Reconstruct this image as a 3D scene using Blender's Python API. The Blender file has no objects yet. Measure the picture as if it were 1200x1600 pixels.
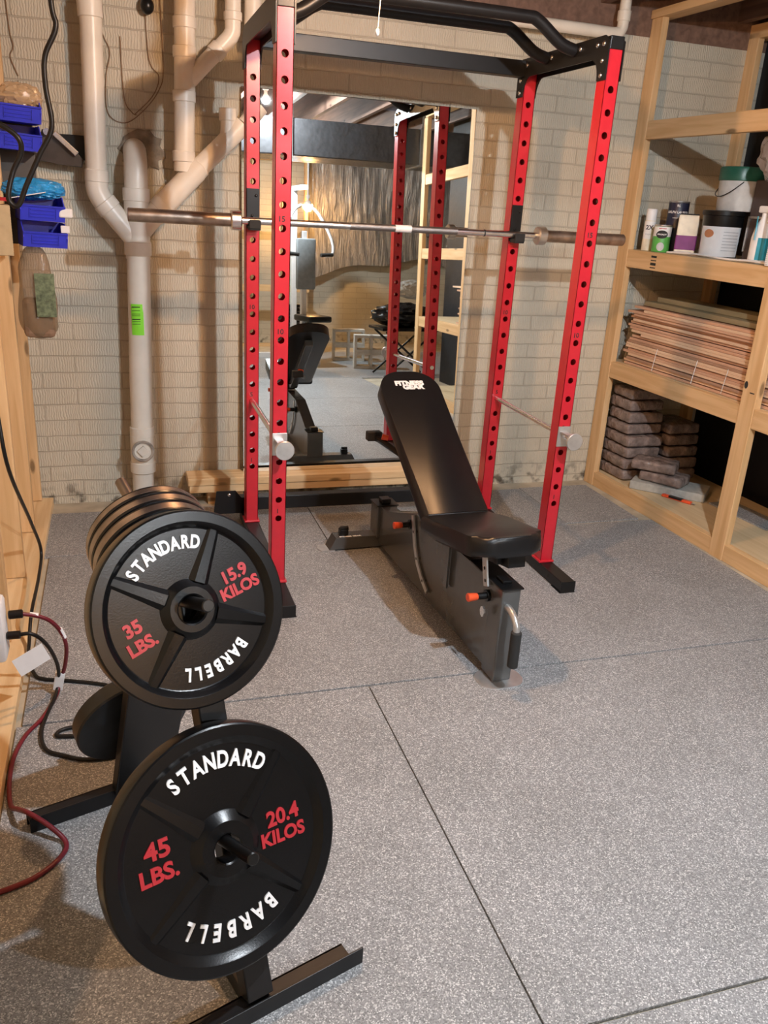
import bpy, bmesh, math, random
from mathutils import Vector, Matrix, Euler
random.seed(7)
R = math.radians; PI = math.pi
sc = bpy.context.scene
COL = sc.collection

# ------------------------------------------------------------------ camera, world, exposure
cam_d = bpy.data.cameras.new('camera'); cam = bpy.data.objects.new('camera', cam_d); COL.objects.link(cam)
cam_d.sensor_fit = 'HORIZONTAL'; cam_d.sensor_width = 36.0; cam_d.lens = 36.0 * 1299.3 / 1200.0
cam_d.clip_start = 0.05; cam_d.clip_end = 60
yaw, pitch, roll = R(-18.321), R(-20.502), R(3.542)
F = Vector((-math.sin(yaw) * math.cos(pitch), math.cos(yaw) * math.cos(pitch), math.sin(pitch)))
R0 = Vector((math.cos(yaw), math.sin(yaw), 0)); U0 = R0.cross(F)
Rv = math.cos(roll) * R0 + math.sin(roll) * U0; Uv = -math.sin(roll) * R0 + math.cos(roll) * U0
M3 = Matrix((Rv, Uv, -F)).transposed()
cam.matrix_world = Matrix.Translation((-0.558, -2.98, 1.512)) @ M3.to_4x4()
sc.camera = cam

w = bpy.data.worlds.new('world'); sc.world = w; w.use_nodes = True
w.node_tree.nodes['Background'].inputs[0].default_value = (0.8, 0.85, 1.0, 1)
w.node_tree.nodes['Background'].inputs[1].default_value = 0.03
sc.view_settings.view_transform = 'Standard'; sc.view_settings.look = 'None'
sc.view_settings.gamma = 1.0; sc.view_settings.use_curve_mapping = False
EXPOSURE = 0.3
sc.view_settings.exposure = EXPOSURE
# the bulbs: position, colour, emission strength, bulb radius
LAMPS = {
    'string': ((0.24, -0.50, 2.25), (1.0, 0.54, 0.25), 1950, 0.030),
    'mid':    ((0.763, -2.12, 2.45), (0.86, 0.93, 1.0), 5300, 0.032),
    'behind': ((1.30, -4.40, 2.28), (0.90, 0.96, 1.0), 4600, 0.030),
    'far':    ((2.12, -6.30, 1.88), (1.0, 0.52, 0.18), 480, 0.060),
}

# ------------------------------------------------------------------ materials
MATS = {}
def nodes(name):
    m = bpy.data.materials.new(name); m.use_nodes = True; nt = m.node_tree
    b = nt.nodes['Principled BSDF']; MATS[name] = m
    return m, nt, b
def N(nt, t, **k):
    n = nt.nodes.new(t)
    for a, v in k.items():
        if a.startswith('i_'): n.inputs[a[2:].replace('_', ' ')].default_value = v
        else: setattr(n, a, v)
    return n
def LK(nt, a, b): nt.links.new(a, b)
def c4(c): return (c[0], c[1], c[2], 1.0)
def ramp(nt, fac, stops):
    r = N(nt, 'ShaderNodeValToRGB'); e = r.color_ramp.elements
    while len(e) < len(stops): e.new(0.5)
    for i, (p, c) in enumerate(stops): e[i].position = p; e[i].color = c4(c)
    LK(nt, fac, r.inputs[0]); return r.outputs[0]
def bump(nt, b, h, strength=0.3, dist=0.002):
    n = N(nt, 'ShaderNodeBump'); n.inputs['Strength'].default_value = strength; n.inputs['Distance'].default_value = dist
    LK(nt, h, n.inputs['Height']); LK(nt, n.outputs[0], b.inputs['Normal'])
def plain(name, col, rough=0.5, metal=0.0, var=0.12, nscale=25, bs=0.0, bscale=200, bd=0.001, coat=0.0, spec=0.5):
    m, nt, b = nodes(name)
    tc = N(nt, 'ShaderNodeTexCoord'); nz = N(nt, 'ShaderNodeTexNoise', i_Scale=nscale, i_Detail=4.0)
    LK(nt, tc.outputs['Object'], nz.inputs['Vector'])
    lo = [max(0, c * (1 - var)) for c in col]; hi = [min(1, c * (1 + var)) for c in col]
    LK(nt, ramp(nt, nz.outputs[0], [(0.3, lo), (0.7, hi)]), b.inputs['Base Color'])
    b.inputs['Roughness'].default_value = rough; b.inputs['Metallic'].default_value = metal
    b.inputs['Specular IOR Level'].default_value = spec; b.inputs['Coat Weight'].default_value = coat
    if bs:
        n2 = N(nt, 'ShaderNodeTexNoise', i_Scale=bscale, i_Detail=3.0); LK(nt, tc.outputs['Object'], n2.inputs['Vector'])
        bump(nt, b, n2.outputs[0], bs, bd)
    return m
def wood(name, c1, c2, axis, knots=True, rough=0.6):
    m, nt, b = nodes(name)
    tc = N(nt, 'ShaderNodeTexCoord'); mp = N(nt, 'ShaderNodeMapping')
    s = [14.0, 14.0, 14.0]; s['xyz'.index(axis)] = 0.9
    mp.inputs['Scale'].default_value = s; LK(nt, tc.outputs['Object'], mp.inputs['Vector'])
    nz = N(nt, 'ShaderNodeTexNoise', i_Scale=2.2, i_Detail=6.0, i_Distortion=0.6); LK(nt, mp.outputs[0], nz.inputs['Vector'])
    col = ramp(nt, nz.outputs[0], [(0.32, c2), (0.5, [(a + d) / 2 for a, d in zip(c1, c2)]), (0.68, c1)])
    if knots:
        mp2 = N(nt, 'ShaderNodeMapping'); s2 = [9.0, 9.0, 9.0]; s2['xyz'.index(axis)] = 3.0
        mp2.inputs['Scale'].default_value = s2; LK(nt, tc.outputs['Object'], mp2.inputs['Vector'])
        vo = N(nt, 'ShaderNodeTexVoronoi', i_Scale=1.0); LK(nt, mp2.outputs[0], vo.inputs['Vector'])
        k = ramp(nt, vo.outputs['Distance'], [(0.07, (1, 1, 1)), (0.13, (0, 0, 0))])
        mx = N(nt, 'ShaderNodeMixRGB'); mx.inputs[2].default_value = c4([a * 0.42 for a in c2])
        LK(nt, k, mx.inputs[0]); LK(nt, col, mx.inputs[1]); col = mx.outputs[0]
    LK(nt, col, b.inputs['Base Color']); b.inputs['Roughness'].default_value = rough
    bump(nt, b, nz.outputs[0], 0.25, 0.001)
    return m

def brick_mat(name, ax):
    m, nt, b = nodes(name)
    tc = N(nt, 'ShaderNodeTexCoord'); sp = N(nt, 'ShaderNodeSeparateXYZ'); LK(nt, tc.outputs['Object'], sp.inputs[0])
    cb = N(nt, 'ShaderNodeCombineXYZ'); LK(nt, sp.outputs[ax], cb.inputs[0]); LK(nt, sp.outputs[2], cb.inputs[1])
    mp = N(nt, 'ShaderNodeMapping'); mp.inputs['Location'].default_value = (0.04, 0.0385, 0); LK(nt, cb.outputs[0], mp.inputs[0])
    nw = N(nt, 'ShaderNodeTexNoise', i_Scale=9.0, i_Detail=2.0); LK(nt, mp.outputs[0], nw.inputs['Vector'])
    wob = N(nt, 'ShaderNodeMixRGB', blend_type='LINEAR_LIGHT'); wob.inputs[0].default_value = 0.006
    LK(nt, mp.outputs[0], wob.inputs[1]); LK(nt, nw.outputs['Color'], wob.inputs[2])
    br = N(nt, 'ShaderNodeTexBrick'); br.offset = 0.42
    for k, v in (('Scale', 1.0), ('Mortar Size', 0.0042), ('Mortar Smooth', 0.5), ('Brick Width', 0.36), ('Row Height', 0.0775)):
        br.inputs[k].default_value = v
    br.inputs['Color1'].default_value = (1, 1, 1, 1); br.inputs['Color2'].default_value = (0.78, 0.78, 0.78, 1)
    LK(nt, wob.outputs[0], br.inputs['Vector'])
    # combed vertical grooves inside each brick, their wobble different in every course
    wv = N(nt, 'ShaderNodeTexWave', bands_direction='X'); LK(nt, mp.outputs[0], wv.inputs['Vector'])
    for k, v in (('Scale', 29.0), ('Distortion', 7.0), ('Detail', 2.0), ('Detail Scale', 0.7), ('Detail Roughness', 0.6)): wv.inputs[k].default_value = v
    gro = ramp(nt, wv.outputs['Fac'], [(0.25, (0, 0, 0)), (0.6, (1, 1, 1))])
    inv = N(nt, 'ShaderNodeMath', operation='SUBTRACT'); inv.inputs[0].default_value = 1.0; LK(nt, br.outputs['Fac'], inv.inputs[1])
    g2 = N(nt, 'ShaderNodeMath', operation='MULTIPLY_ADD'); LK(nt, gro, g2.inputs[0]); g2.inputs[1].default_value = 0.6; g2.inputs[2].default_value = 0.4
    h = N(nt, 'ShaderNodeMath', operation='MULTIPLY'); LK(nt, inv.outputs[0], h.inputs[0]); LK(nt, g2.outputs[0], h.inputs[1])
    big = N(nt, 'ShaderNodeTexNoise', i_Scale=1.7, i_Detail=5.0); LK(nt, tc.outputs['Object'], big.inputs['Vector'])
    base = ramp(nt, big.outputs[0], [(0.3, (0.60, 0.55, 0.44)), (0.7, (0.72, 0.67, 0.55))])
    mu = N(nt, 'ShaderNodeMixRGB', blend_type='MULTIPLY'); mu.inputs[0].default_value = 0.12; LK(nt, base, mu.inputs[1]); LK(nt, br.outputs['Color'], mu.inputs[2])
    mo = N(nt, 'ShaderNodeMixRGB'); mo.inputs[2].default_value = (0.40, 0.34, 0.25, 1)
    mf = N(nt, 'ShaderNodeMath', operation='MULTIPLY'); mf.inputs[1].default_value = 0.42
    LK(nt, br.outputs['Fac'], mf.inputs[0]); LK(nt, mf.outputs[0], mo.inputs[0]); LK(nt, mu.outputs[0], mo.inputs[1])
    # damp dirt at the foot of the wall
    dn = N(nt, 'ShaderNodeTexNoise', i_Scale=14.0, i_Detail=6.0); LK(nt, tc.outputs['Object'], dn.inputs['Vector'])
    zz = N(nt, 'ShaderNodeMapRange'); zz.inputs['From Min'].default_value = 0.17; zz.inputs['From Max'].default_value = 0.02
    LK(nt, sp.outputs[2], zz.inputs[0]); dm = N(nt, 'ShaderNodeMath', operation='MULTIPLY'); LK(nt, zz.outputs[0], dm.inputs[0])
    LK(nt, ramp(nt, dn.outputs[0], [(0.5, (0, 0, 0)), (0.64, (1, 1, 1))]), dm.inputs[1])
    dd = N(nt, 'ShaderNodeMixRGB'); dd.inputs[2].default_value = (0.10, 0.085, 0.06, 1); LK(nt, dm.outputs[0], dd.inputs[0]); LK(nt, mo.outputs[0], dd.inputs[1])
    LK(nt, dd.outputs[0], b.inputs['Base Color']); b.inputs['Roughness'].default_value = 0.62
    bump(nt, b, h.outputs[0], 0.9, 0.006)
    return m

def rubber_mat():
    m, nt, b = nodes('rubber')
    tc = N(nt, 'ShaderNodeTexCoord')
    vo = N(nt, 'ShaderNodeTexVoronoi', i_Scale=380.0); LK(nt, tc.outputs['Object'], vo.inputs['Vector'])
    sp = N(nt, 'ShaderNodeSeparateColor'); LK(nt, vo.outputs['Color'], sp.inputs[0])
    col = ramp(nt, sp.outputs[0], [(0.0, (0.14, 0.145, 0.15)), (0.3, (0.225, 0.232, 0.24)), (0.76, (0.295, 0.302, 0.312)), (0.98, (0.62, 0.62, 0.63))])
    n2 = N(nt, 'ShaderNodeTexNoise', i_Scale=2.6, i_Detail=5.0, i_Roughness=0.65); LK(nt, tc.outputs['Object'], n2.inputs['Vector'])
    sh = ramp(nt, n2.outputs[0], [(0.3, (0.84, 0.84, 0.83)), (0.62, (1.0, 1.0, 1.0))])
    mu = N(nt, 'ShaderNodeMixRGB', blend_type='MULTIPLY'); mu.inputs[0].default_value = 1.0; LK(nt, col, mu.inputs[1]); LK(nt, sh, mu.inputs[2])
    LK(nt, mu.outputs[0], b.inputs['Base Color']); b.inputs['Roughness'].default_value = 0.55; b.inputs['Specular IOR Level'].default_value = 0.45
    bump(nt, b, vo.outputs['Distance'], 0.5, 0.0012)
    return m
def emit(name, col, s):
    m, nt, b = nodes(name); b.inputs['Base Color'].default_value = c4(col)
    b.inputs['Emission Color'].default_value = c4(col); b.inputs['Emission Strength'].default_value = s
    nz = N(nt, 'ShaderNodeTexNoise', i_Scale=3.0); ro = ramp(nt, nz.outputs[0], [(0.0, (0.3, 0.3, 0.3)), (1.0, (0.35, 0.35, 0.35))]); LK(nt, ro, b.inputs['Roughness'])
    return m
def film(name, col, trans, rough=0.15):
    m, nt, b = nodes(name)
    tc = N(nt, 'ShaderNodeTexCoord'); nz = N(nt, 'ShaderNodeTexNoise', i_Scale=30.0, i_Detail=3.0); LK(nt, tc.outputs['Object'], nz.inputs['Vector'])
    bump(nt, b, nz.outputs[0], 0.8, 0.01)
    b.inputs['Base Color'].default_value = c4(col); b.inputs['Roughness'].default_value = rough
    tr = N(nt, 'ShaderNodeBsdfTransparent'); mx = N(nt, 'ShaderNodeMixShader'); mx.inputs[0].default_value = 1 - trans
    out = nt.nodes['Material Output']; LK(nt, tr.outputs[0], mx.inputs[1]); LK(nt, b.outputs[0], mx.inputs[2]); LK(nt, mx.outputs[0], out.inputs[0])
    return m

brick = brick_mat('painted_brick', 0); brick_side = brick_mat('painted_brick_side', 1)
rubber = rubber_mat()
concrete = plain('concrete', (0.30, 0.30, 0.29), 0.8, var=0.2, nscale=6, bs=0.3)
slab_c = plain('floor_concrete', (0.44, 0.39, 0.30), 0.85, var=0.22, nscale=9, bs=0.3)
cream_c = plain('cinder', (0.40, 0.40, 0.37), 0.9, var=0.15, nscale=40, bs=0.5)
pine = {a: wood('pine_' + a, (0.76, 0.52, 0.28), (0.60, 0.37, 0.17), a) for a in 'xyz'}
pale = {a: wood('pale_pine_' + a, (0.82, 0.63, 0.38), (0.66, 0.45, 0.23), a) for a in 'xyz'}
joistw = wood('joist_wood', (0.24, 0.14, 0.10), (0.14, 0.08, 0.055), 'y')
cedar = [wood('cedar_%s' % n, a, d, 'y', knots=False) for n, a, d in (('red', (0.70, 0.45, 0.31), (0.50, 0.29, 0.19)), ('tan', (0.84, 0.62, 0.44), (0.64, 0.43, 0.28)), ('brown', (0.50, 0.31, 0.21), (0.30, 0.18, 0.12)))]
greyboard = wood('weathered_board', (0.30, 0.25, 0.15), (0.19, 0.16, 0.09), 'y', knots=False)
ply = wood('plywood', (0.68, 0.54, 0.34), (0.58, 0.44, 0.26), 'y', knots=False)
red = plain('red_powder', (0.56, 0.016, 0.032), 0.30, var=0.05, coat=0.2)
blk = plain('black_powder', (0.008, 0.008, 0.009), 0.40, bs=0.15, bscale=500, spec=0.35)
blkm = plain('black_metal', (0.006, 0.006, 0.0065), 0.32, spec=0.4)
iron = plain('black_hammertone', (0.004, 0.004, 0.0045), 0.27, bs=0.25, bscale=260, bd=0.0006, spec=0.28)
ironedge = plain('bare_iron_rim', (0.26, 0.22, 0.20), 0.25, metal=0.9, var=0.3)
chrome = plain('chrome', (0.86, 0.85, 0.84), 0.25, metal=1.0, var=0.06)
knurl = plain('knurled_steel', (0.32, 0.31, 0.31), 0.42, metal=1.0, bs=0.8, bscale=900)
rusty = plain('tarnished_sleeve', (0.42, 0.33, 0.27), 0.33, metal=0.9, var=0.28, nscale=22)
zinc = plain('zinc', (0.66, 0.66, 0.66), 0.38, metal=0.8)
bolt = plain('bolt_head', (0.75, 0.75, 0.75), 0.25, metal=1.0)
gun = plain('gunmetal_paint', (0.115, 0.116, 0.115), 0.26, metal=0.4, var=0.05, coat=0.2)
vinyl = plain('black_vinyl', (0.006, 0.006, 0.007), 0.33, bs=0.2, bscale=350, spec=0.45)
foam = plain('black_foam', (0.02, 0.02, 0.02), 0.8)
orange = plain('orange_knob', (0.85, 0.10, 0.03), 0.4)
white = plain('white_paint', (0.82, 0.82, 0.83), 0.45, var=0.04)
redtext = plain('red_paint', (0.44, 0.022, 0.032), 0.35, var=0.08)
pvc = plain('pvc', (0.84, 0.78, 0.68), 0.35, var=0.07, nscale=8)
pvcg = plain('pvc_grime', (0.36, 0.31, 0.26), 0.7, var=0.5, nscale=18)
blue = plain('blue_plastic', (0.035, 0.045, 0.62), 0.35, var=0.06)
ltblue = plain('blue_film', (0.03, 0.28, 0.62), 0.3, var=0.3, nscale=40, bs=0.8, bscale=50, bd=0.01)
cable = plain('black_cable', (0.008, 0.008, 0.008), 0.42, spec=0.35)
redcable = plain('maroon_cable', (0.15, 0.010, 0.020), 0.42)
green = plain('green_sticker', (0.30, 0.92, 0.05), 0.6, var=0.04)
ink = plain('black_ink', (0.02, 0.02, 0.02), 0.7)
card = plain('cardboard', (0.50, 0.38, 0.22), 0.8, var=0.1)
teal = plain('teal_label', (0.02, 0.30, 0.42), 0.4)
darkg = plain('dark_green_lid', (0.015, 0.11, 0.07), 0.35)
lime = plain('green_label', (0.10, 0.42, 0.08), 0.45)
purple = plain('purple_label', (0.20, 0.035, 0.18), 0.5)
creaml = plain('cream_label', (0.80, 0.74, 0.60), 0.5)
navy = plain('navy_label', (0.02, 0.022, 0.05), 0.4)
tin = plain('tin', (0.60, 0.60, 0.60), 0.3, metal=0.9)
greyl = plain('grey_label', (0.55, 0.56, 0.58), 0.45)
copperc = plain('tan_oval', (0.55, 0.22, 0.10), 0.5)
blackw = plain('black_sheeting', (0.010, 0.010, 0.012), 0.55, bs=0.4, bscale=12, bd=0.01)
brownpk = plain('brown_parcel', (0.24, 0.185, 0.165), 0.24, var=0.3, bs=1.0, bscale=22, bd=0.02)
bagm = film('clear_bag', (0.30, 0.21, 0.13), 0.42, 0.10)
wrap = film('poly_sheet', (0.62, 0.60, 0.56), 0.35, 0.2)
sheet = plain('foil_sheet', (0.30, 0.28, 0.26), 0.25, metal=0.3, bs=0.6, bscale=18, bd=0.02)
nt_ = sheet.node_tree; tc_ = N(nt_, 'ShaderNodeTexCoord'); mp_ = N(nt_, 'ShaderNodeMapping'); mp_.inputs['Scale'].default_value = (26, 26, 2.2); LK(nt_, tc_.outputs['Object'], mp_.inputs[0])
nz_ = N(nt_, 'ShaderNodeTexNoise', i_Scale=1.0, i_Detail=5.0, i_Distortion=1.2); LK(nt_, mp_.outputs[0], nz_.inputs['Vector']); bump(nt_, nt_.nodes['Principled BSDF'], nz_.outputs[0], 0.9, 0.03)
pinkfoam = plain('insulation', (0.16, 0.17, 0.26), 0.9, var=0.3, nscale=5)
gpad = plain('grey_pad', (0.26, 0.29, 0.31), 0.5)
mortar = plain('mortar_patch', (0.26, 0.22, 0.17), 0.9, var=0.3, bs=0.8, bscale=40, bd=0.01)
mirror_m, nt_, b_ = nodes('mirror_glass')
b_.inputs['Base Color'].default_value = (0.86, 0.89, 0.87, 1); b_.inputs['Metallic'].default_value = 1.0
tc_ = N(nt_, 'ShaderNodeTexCoord'); nz_ = N(nt_, 'ShaderNodeTexNoise', i_Scale=2.0); LK(nt_, tc_.outputs['Object'], nz_.inputs['Vector'])
LK(nt_, ramp(nt_, nz_.outputs[0], [(0.3, (0.0, 0.0, 0.0)), (0.8, (0.02, 0.02, 0.02))]), b_.inputs['Roughness'])

# ------------------------------------------------------------------ mesh helpers
class MB:
    def __init__(s): s.bm = bmesh.new()
    def _add(s, verts, faces, M=None):
        vs = [s.bm.verts.new((M @ Vector(v)) if M else v) for v in verts]
        for f in faces:
            try: s.bm.faces.new([vs[i] for i in f])
            except ValueError: pass
        return s
    def box(s, x0, x1, y0, y1, z0, z1, M=None, bev=0.0):
        t = bmesh.new()
        v = [t.verts.new(p) for p in ((x0, y0, z0), (x1, y0, z0), (x1, y1, z0), (x0, y1, z0), (x0, y0, z1), (x1, y0, z1), (x1, y1, z1), (x0, y1, z1))]
        for f in ((0, 3, 2, 1), (4, 5, 6, 7), (0, 1, 5, 4), (1, 2, 6, 5), (2, 3, 7, 6), (3, 0, 4, 7)): t.faces.new([v[i] for i in f])
        if bev: bmesh.ops.bevel(t, geom=list(t.edges), offset=bev, segments=2, affect='EDGES', profile=0.5)
        return s.merge(t, M)
    def merge(s, t, M=None):
        t.verts.index_update()
        s._add([v.co.copy() for v in t.verts], [[v.index for v in f.verts] for f in t.faces], M); t.free(); return s
    def lathe(s, prof, M=None, seg=48, close=False):
        vs = []; fs = []
        n = len(prof)
        for i in range(seg):
            a = 2 * PI * i / seg
            for r, z in prof: vs.append((r * math.cos(a), r * math.sin(a), z))
        m = n if close else n - 1
        for i in range(seg):
            j = (i + 1) % seg
            for k in range(m):
                l = (k + 1) % n
                fs.append((i * n + k, j * n + k, j * n + l, i * n + l))
        if not close:
            if prof[0][0] > 1e-6: fs.append([i * n for i in range(seg)][::-1])
            if prof[-1][0] > 1e-6: fs.append([i * n + n - 1 for i in range(seg)])
        return s._add(vs, fs, M)
    def cyl(s, p, q, r, seg=20, r2=None, bev=0.0):
        p = Vector(p); q = Vector(q); d = q - p; L = d.length
        M = Matrix.Translation(p) @ d.to_track_quat('Z', 'Y').to_matrix().to_4x4()
        r2 = r if r2 is None else r2
        if bev: prof = [(r - bev, 0), (r, bev), (r2, L - bev), (r2 - bev, L)]
        else: prof = [(r, 0), (r2, L)]
        return s.lathe(prof, M, seg)
    def tube(s, pts, r, seg=10, smooth=6, cap=True):
        P = [Vector(p) for p in pts]
        if smooth and len(P) > 2:
            Q = []
            for i in range(len(P) - 1):
                a, b_, c_, d = P[max(i - 1, 0)], P[i], P[i + 1], P[min(i + 2, len(P) - 1)]
                for k in range(smooth):
                    t = k / smooth
                    Q.append(0.5 * ((2 * b_) + (c_ - a) * t + (2 * a - 5 * b_ + 4 * c_ - d) * t * t + (3 * b_ - a - 3 * c_ + d) * t ** 3))
            Q.append(P[-1]); P = Q
        vs = []; fs = []; up = None
        for i, p in enumerate(P):
            d = (P[min(i + 1, len(P) - 1)] - P[max(i - 1, 0)]).normalized()
            if up is None: up = d.orthogonal().normalized()
            up = (up - d * up.dot(d)).normalized(); sd = d.cross(up)
            for k in range(seg):
                a = 2 * PI * k / seg; vs.append(p + r * (math.cos(a) * up + math.sin(a) * sd))
        for i in range(len(P) - 1):
            for k in range(seg):
                l = (k + 1) % seg; fs.append((i * seg + k, i * seg + l, (i + 1) * seg + l, (i + 1) * seg + k))
        if cap: fs.append(list(range(seg))[::-1]); fs.append([(len(P) - 1) * seg + k for k in range(seg)])
        return s._add(vs, fs)
    def prism(s, poly, z0, z1, M=None, bev=0.0, segs=2):
        t = bmesh.new()
        lo = [t.verts.new((x, y, z0)) for x, y in poly]; hi = [t.verts.new((x, y, z1)) for x, y in poly]
        n = len(poly); t.faces.new(lo[::-1]); t.faces.new(hi)
        for i in range(n): t.faces.new((lo[i], lo[(i + 1) % n], hi[(i + 1) % n], hi[i]))
        if bev:
            ed = [e for e in t.edges if abs(e.verts[0].co.z - e.verts[1].co.z) < 1e-6]
            bmesh.ops.bevel(t, geom=ed, offset=bev, segments=segs, affect='EDGES', profile=0.5)
        return s.merge(t, M)
    def sphere(s, c, r, sx=1, sy=1, sz=1, seg=20, rings=12):
        prof = [(max(1e-7, r * math.sin(PI * k / rings)), -r * math.cos(PI * k / rings)) for k in range(rings + 1)]
        return s.lathe(prof, Matrix.Translation(c) @ Matrix.Diagonal((sx, sy, sz, 1)), seg)
    def build(s, name, mat, parent=None, smooth=None, bevel=0.0):
        bmesh.ops.recalc_face_normals(s.bm, faces=s.bm.faces)
        me = bpy.data.meshes.new(name); s.bm.to_mesh(me); s.bm.free()
        o = bpy.data.objects.new(name, me); COL.objects.link(o)
        me.materials.append(mat)
        if smooth is not None:
            me.polygons.foreach_set('use_smooth', [True] * len(me.polygons))
            me.set_sharp_from_angle(angle=R(smooth))
        if bevel:
            md = o.modifiers.new('b', 'BEVEL'); md.width = bevel; md.segments = 2; md.limit_method = 'ANGLE'
        if parent: o.parent = parent
        return o
def tag(o, label, cat, group=None):
    o['label'] = label; o['category'] = cat
    if group: o['group'] = group
    return o
def thing(name, label, cat, loc=(0, 0, 0), rot=(0, 0, 0), group=None):
    o = bpy.data.objects.new(name, None); COL.objects.link(o); o.location = loc; o.rotation_euler = rot
    o.empty_display_size = 0.05
    return tag(o, label, cat, group)
def struct(o): o['kind'] = 'structure'; return o
def copy_tree(o, parent=None):
    c = o.copy(); COL.objects.link(c); c.parent = parent
    for ch in list(o.children): copy_tree(ch, c)
    return c
def text_bm(t, size, ext=0.0, off=0.0, sx=1.0, shear=0.0):
    cu = bpy.data.curves.new('t', 'FONT'); cu.body = t; cu.size = size; cu.extrude = ext; cu.offset = off
    cu.align_x = 'CENTER'; cu.align_y = 'CENTER'; cu.resolution_u = 4; cu.shear = shear
    ob = bpy.data.objects.new('t', cu); COL.objects.link(ob)
    dg = bpy.context.evaluated_depsgraph_get(); me = bpy.data.meshes.new_from_object(ob.evaluated_get(dg))
    bm = bmesh.new(); bm.from_mesh(me); bpy.data.objects.remove(ob); bpy.data.curves.remove(cu); bpy.data.meshes.remove(me)
    if sx != 1: bmesh.ops.scale(bm, vec=(sx, 1, 1), verts=bm.verts)
    return bm
def fr(o, x, y, z):   # frame matrix: columns x,y,z at origin o
    m = Matrix((Vector(x), Vector(y), Vector(z))).transposed().to_4x4(); m.translation = Vector(o); return m
FRONT = lambda o: fr(o, (1, 0, 0), (0, 0, 1), (0, -1, 0))      # local xy drawn on a face looking to -Y

# ------------------------------------------------------------------ the room
m = MB(); m.box(-1.30, 6.0, -7.6, 1.45, -0.1, 0.0)
floor = struct(m.build('floor', slab_c))
m = MB(); m.box(-1.30, 6.0, 1.21, 1.45, 0.0, 2.36)
struct(m.build('wall_back', brick))
m = MB(); m.box(-1.30, 6.0, 1.21, 1.40, 2.36, 2.72)
struct(m.build('trim_1', joistw))
m = MB(); m.box(-1.30, -1.075, -7.6, 1.21, 0.0, 2.72)
wl = struct(m.build('wall_left', ply))
for y in (1.15, 0.74, 0.26, -0.26, -0.76, -1.26, -1.9, -2.5):
    m = MB(); m.box(-1.07, -0.955, y, y + 0.04, 0.04, 2.46, bev=0.003); m.build('stud', pine['z'], wl)
m = MB(); m.box(-1.07, -0.905, -3.4, 1.20, 0.0, 0.038, bev=0.003); m.build('bottom_plate', pale['y'], wl)
m = MB(); m.box(2.80, 2.95, -3.0, 1.21, 0.0, 2.72)
struct(m.build('wall_right', blackw))
m = MB(); m.box(5.6, 5.8, -7.6, -3.0, 0.0, 2.72)
struct(m.build('wall_far_right', brick_side))
m = MB(); m.box(2.95, 5.8, -3.0, -2.85, 0.0, 2.72)
struct(m.build('wall_side_return', brick))
m = MB(); m.box(-1.30, 6.0, -7.2, -7.0, 0.0, 2.72)
struct(m.build('wall_front', brick))
m = MB(); m.box(-1.30, 6.0, -7.6, 1.45, 2.72, 2.76)
ceil = struct(m.build('ceiling', joistw))
for i in range(18):
    x = -1.05 + i * 0.405
    m = MB(); m.box(x, x + 0.04, -7.0, 1.21, 2.48, 2.72); m.build('joist', joistw, ceil)
for y in (-0.35,):
    m = MB(); m.box(2.05, 2.78, -3.0, 1.19, 2.60, 2.70); m.build('insulation_batt', pinkfoam, ceil)

# rubber mats (row by row from the back wall)
mats = [
    (-0.955, 0.328, 0.524, 1.044, 'grey speckled rubber mat against the back wall, left, below the drain stack'),
    (0.332, 1.598, 0.524, 1.085, 'grey speckled rubber mat in the back row, below the mirror'),
    (1.602, 2.035, 0.545, 1.100, 'small darker rubber mat in the back right corner beside the shelving post'),
    (-0.885, 0.614, -0.7155, 0.519, 'large rubber mat in the second row, under the left rack posts'),
    (0.618, 2.098, -0.7155, 0.519, 'large rubber mat in the second row, under the right foot of the rack'),
    (-0.900, 0.172, -1.988, -0.7245, 'rubber mat under the weight plate tree, left of the long seam'),
    (0.176, 2.100, -1.988, -0.7245, 'widest bare rubber mat in the foreground right, in front of the bench'),
    (-0.900, 0.172, -3.25, -1.9945, 'rubber mat at the bottom edge of the photo, left of the long seam'),
    (-0.900, 0.896, -4.48, -3.2555, 'rubber mat behind the photographer on the left, seen at the foot of the mirror'),
    (0.900, 2.690, -4.48, -3.2555, 'rubber mat under the folding table, seen in the mirror'),
    (0.900, 2.690, -5.70, -4.4855, 'rubber mat under the cable machine, seen in the mirror'),
    (2.694, 4.480, -5.70, -3.2600, 'rubber mat farthest to the right of the far room, seen in the mirror'),
    (0.176, 2.000, -3.25, -1.9945, 'rubber mat at the bottom right corner, beyond the slanting front seam'),
]
for x0, x1, y0, y1, lab in mats:
    m = MB(); m.box(x0, x1, y0, y1, 0.0, 0.0095, bev=0.0012)
    tag(m.build('rubber_mat', rubber), lab, 'mat', 'rubber floor mats')

# ------------------------------------------------------------------ mirror and the lumber it stands on
n_m = Vector((0.0104, -1.0, 0.033)).normalized()
xm = (Vector((1, 0, 0)) - n_m * n_m.x).normalized(); ym = n_m.cross(xm).normalized()
o_m = Vector((0.6, 1.161, 1.0))
MM = fr(o_m, xm, ym, n_m)
m = MB(); m.box(-0.575, 0.575, -0.842, 0.955, -0.006, 0.0, MM)
mir = tag(m.build('wall_mirror', mirror_m), 'large frameless wall mirror leaning on the brick wall behind the rack', 'mirror')
def timber(x0, x1, y0, y1, z0, z1, label, ax='x', mat=None):
    m = MB(); m.box(x0, x1, y0, y1, z0, z1, bev=0.003)
    return tag(m.build('lumber_beam', (mat or pale)[ax]), label, 'beam', 'beams under the mirror')
timber(-0.262, 1.24, 1.045, 1.185, 0.119, 0.157, 'pale pine plank lying on top of the lumber below the mirror, upper of two')
timber(-0.255, 1.23, 1.05, 1.183, 0.0795, 0.1175, 'pale pine plank just under the top plank below the mirror')
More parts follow.
